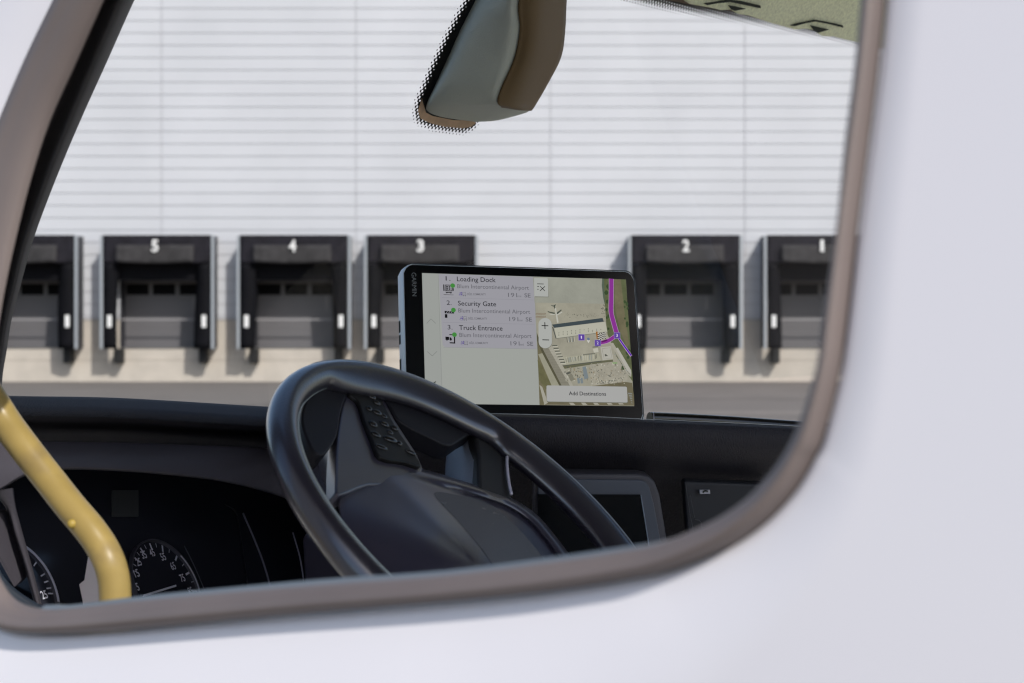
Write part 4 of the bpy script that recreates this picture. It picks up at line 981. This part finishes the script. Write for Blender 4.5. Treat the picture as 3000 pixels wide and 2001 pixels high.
for i in range(7):
    for j in range(6):
        sag = 6 * math.sin(i * .9); x0_, y0__ = fx + i * 11.3, fy + j * 10 + sag
        rt_.poly(bk if (i + j) % 2 else fw_, [(x0_, y0__), (x0_ + 11.6, y0__), (x0_ + 11.6, y0__ + 10.3), (x0_, y0__ + 10.3)], 13, zB)
rt_.poly(E('flag_pole', (150, 98, 42)), [(594, 634), (612, 634), (612, 706), (602, 706)], 13, zB)
rt_.disc(fw_, (521, 722), 14 * PXm, 12, zB); rt_.disc(E('pin_blue', (98, 116, 138)), (521, 706), 14 * PXm, 13, zB)
rt_.poly(fw_, [(510, 725), (532, 725), (523, 748)], 12, zB)
rt_.build('route_overlay', scr)
# ---- list panel and buttons
ui = Sheet(); lav = E('ui_lavender', (152, 151, 158)); sep = E('ui_line', (134, 133, 141)); col = E('ui_column', (152, 155, 151)); sepc = E('ui_column_line', (136, 138, 136))
ui.poly(col, [(362, 172), (490, 175), (545, 1205), (412, 1199)], 1, zA)
ui.line(sepc, [(488, 176), (514, 700), (540, 1202)], .0004, 2, zA)
ui.poly(lav, [(492, 177), (1250, 194), (1276, 776), (552, 760), (534, 745)], 1, zA)
ui.line(sep, [(540, 762), (1274, 778)], .0003, 2, zA); ui.line(sep, [(524, 368), (1250, 383)], .00025, 2, zA); ui.line(sep, [(532, 565), (1258, 580)], .00025, 2, zA)
ui.line(E('ui_seam', (128, 130, 128)), [(1252, 196), (1303, 1220)], .0003, 2, zA)
che = E('ui_chevron', (122, 124, 122))
ui.line(che, [(482, 932), (542, 866)], .0005, 3, zC); ui.line(che, [(542, 866), (610, 932)], .0005, 3, zC)
ui.line(che, [(500, 1328), (570, 1390)], .0005, 3, zC); ui.line(che, [(570, 1390), (634, 1326)], .0005, 3, zC)
ui.line(bk, [(455, 1056), (486, 1030)], .0009, 3, zA)
pan = E('ui_button', (168, 170, 166)); dk = E('ui_text', (34, 34, 40)); gy = E('ui_grey_text', (100, 100, 106)); vio = E('ui_violet', (88, 74, 140)); gr = E('ui_green', (66, 132, 62))
ui.poly(E('ui_shadow', (120, 120, 110)), [(0, 118), (128, 119), (136, 302), (2, 302)], 14, zB)
ui.poly(pan, [(-8, 114), (122, 116), (128, 124), (131, 296), (-4, 294)], 15, zB)
ui.line(bk, [(22, 172), (86, 173)], .0007, 16, zB); ui.line(bk, [(24, 198), (40, 198)], .0007, 16, zB); ui.line(bk, [(24, 225), (36, 225)], .0007, 16, zB)
ui.line(bk, [(52, 196), (98, 241)], .0007, 16, zB); ui.line(bk, [(98, 196), (50, 241)], .0007, 17, zB)
pill = [(100 + 64 * math.cos(a), 566 - 62 * math.sin(a)) for a in [math.pi * k / 14 for k in range(15)]] + [(102 + 64 * math.cos(a), 733 - 62 * math.sin(a)) for a in [math.pi + math.pi * k / 14 for k in range(15)]]
ui.poly(E('ui_shadow', (120, 120, 110)), [(x + 3, y + 5) for x, y in pill], 14, zB); ui.poly(pan, pill, 15, zB)
ui.line(bk, [(66, 577), (131, 579)], .0009, 16, zB); ui.line(bk, [(97, 545), (99, 611)], .0009, 16.5, zB); ui.line(bk, [(74, 714), (139, 716)], .0009, 16, zB)
def rr_(pts, r, z):  # rounded quad in zoom coords
    out = []
    for i, p in enumerate(pts):
        p = Vector((*p, 0)); a = Vector((*pts[i - 1], 0)); b_ = Vector((*pts[(i + 1) % 4], 0)); pa = p + (a - p).normalized() * r; pb_ = p + (b_ - p).normalized() * r
        for t_ in (0, .33, .66, 1): q = (1 - t_) ** 2 * pa + 2 * t_ * (1 - t_) * p + t_ * t_ * pb_; out.append((q.x, q.y))
    return out
ui.poly(E('ui_shadow2', (104, 104, 92)), rr_([(112, 1151), (896, 1171), (901, 1326), (117, 1306)], 14, zB), 14, zB)
ui.poly(E('ui_wide_button', (165, 165, 163)), rr_([(113, 1148), (893, 1168), (898, 1320), (119, 1300)], 14, zB), 15, zB)
ui.text(dk, 'Add Destinations', (328, 1243), (688, 1252), 35, 16, zB, .008)
for k, (nm, x0_, x1_) in enumerate((('Loading Dock', 637, 945), ('Security Gate', 649, 950), ('Truck Entrance', 660, 1003))):
    ox, oy = 11 * k, 195 * k
    ui.text(dk, str(k + 1) + '.', (548 + ox, 231 + oy), (586 + ox, 232 + oy), 35, 3, zA)
    ui.text(dk, nm, (x0_, 235 + oy), (x1_, 241 + oy), 37, 3, zA, .006)
    ui.text(gy, 'Blum Intercontinental Airport', (641 + ox, 291 + oy), (1212 + ox, 300 + oy), 32, 3, zA, .004)
    ui.text(gy, 'DĒZL COMMUNITY', (720 + ox, 347 + oy), (868 + ox, 348 + oy), 16, 3, zA, .012)
    ui.text(gy, '191', (1045 + ox, 359 + oy), (1117 + ox, 361 + oy), 33, 3, zA); ui.text(gy, 'mi', (1122 + ox, 361 + oy), (1150 + ox, 361 + oy), 18, 3, zA)
    ui.text(gy, 'SE', (1176 + ox, 361 + oy), (1226 + ox, 363 + oy), 32, 3, zA, .012)
    cx, cy = 17.5 * k, 349.5 * k
    for a, b_ in (((944, 490), 7), ((966, 487), 8)): ui.disc(vio, (a[0] + cx, a[1] + cy), b_ * .20408 * 1.6 / F, 3, zC, 12)
    for x, y0_, y1_, w_ in ((936, 502, 520, 8), (952, 500, 520, 8), (966, 500, 526, 12)): ui.poly(vio, [(x - w_ / 2 + cx, y0_ + cy), (x + w_ / 2 + cx, y0_ + cy), (x + w_ / 2 + cx, y1_ + cy), (x - w_ / 2 + cx, y1_ + cy)], 3, zC)
    ui.line(vio, [(920 + cx, 520 + cy), (940 + cx, 534 + cy), (972 + cx, 538 + cy)], .0002, 3, zC, 3)
    tr_ = [(982, 482), (1022, 484), (1026, 508), (1028, 528), (980, 526), (980, 506)]
    for i in range(6): a, b_ = tr_[i - 1], tr_[i]; ui.line(gy, [(a[0] + cx, a[1] + cy), (b_[0] + cx, b_[1] + cy)], .0003, 3, zC)
    ui.line(gy, [(980 + cx, 508 + cy), (1028 + cx, 510 + cy)], .0003, 3.5, zC)
    for x in (988, 1019): ui.poly(gy, [(x - 6 + cx, 528 + cy), (x + 6 + cx, 528 + cy), (x + 6 + cx, 540 + cy), (x - 6 + cx, 540 + cy)], 3, zC)
    ui.disc(gr, ((837, 853, 873)[k], (389, 740, 1091)[k]), 34 * .20408 * 1.6 / F, 5, zC)
pz = lambda pts, m=bk, lv=3: ui.poly(m, pts, lv, zC)
pz([(703, 373), (719, 373), (724, 465), (708, 465)]); pz([(836, 425), (852, 425), (852, 467), (838, 465)])
for a, b_ in (((732, 380), (836, 384)), ((828, 380), (828, 462)), ((740, 380), (742, 464)), ((736, 462), (832, 466))): ui.line(bk, [a, b_], .0008, 3 + .2 * (a[0] % 3), zC)
for x, y in ((760, 407), (792, 408), (762, 437), (794, 438)): pz([(x - 12, y - 10), (x + 12, y - 10), (x + 12, y + 10), (x - 12, y + 10)])
pz([(735, 479), (828, 484), (826, 496), (812, 504), (800, 494), (768, 492), (756, 502), (746, 492)]); ui.line(bk, [(711, 518), (852, 523)], .0004, 3, zC)
pz([(730, 751), (862, 760), (864, 790), (732, 786)])
for x in (748, 782, 816): pz([(x, 780), (x + 18, 758), (x + 28, 758), (x + 10, 780)], lav, 4)
pz([(734, 798), (769, 799), (771, 852), (736, 850)])
pz([(747, 1119), (799, 1121), (801, 1166), (750, 1164)]); pz([(806, 1127), (822, 1128), (838, 1150), (838, 1170), (808, 1170)])
for x in (770, 822): ui.disc(bk, (x, 1168), 9 * .20408 * 1.6 / F, 4, zC, 14)
pz([(802, 1084), (846, 1086), (846, 1099), (802, 1097)]); pz([(866, 1120), (884, 1121), (886, 1218), (808, 1213), (808, 1197), (869, 1200)])
ui.build('destination_list', scr)
# maker's lettering down the left edge of the glass
A, B = NQ(zC(257, 205), .0003), NQ(zC(276, 543), .0003); ux = (B - A).normalized(); uy = NY.cross(ux); uy = uy if uy.dot(NX) > 0 else -uy
V, Fs = text_fit('GARMIN', A, ux, uy, (B - A).length, .0046, .0)
meshobj('lettering', V, Fs, mat('grey_print', (.22, .24, .24), .5), bz)
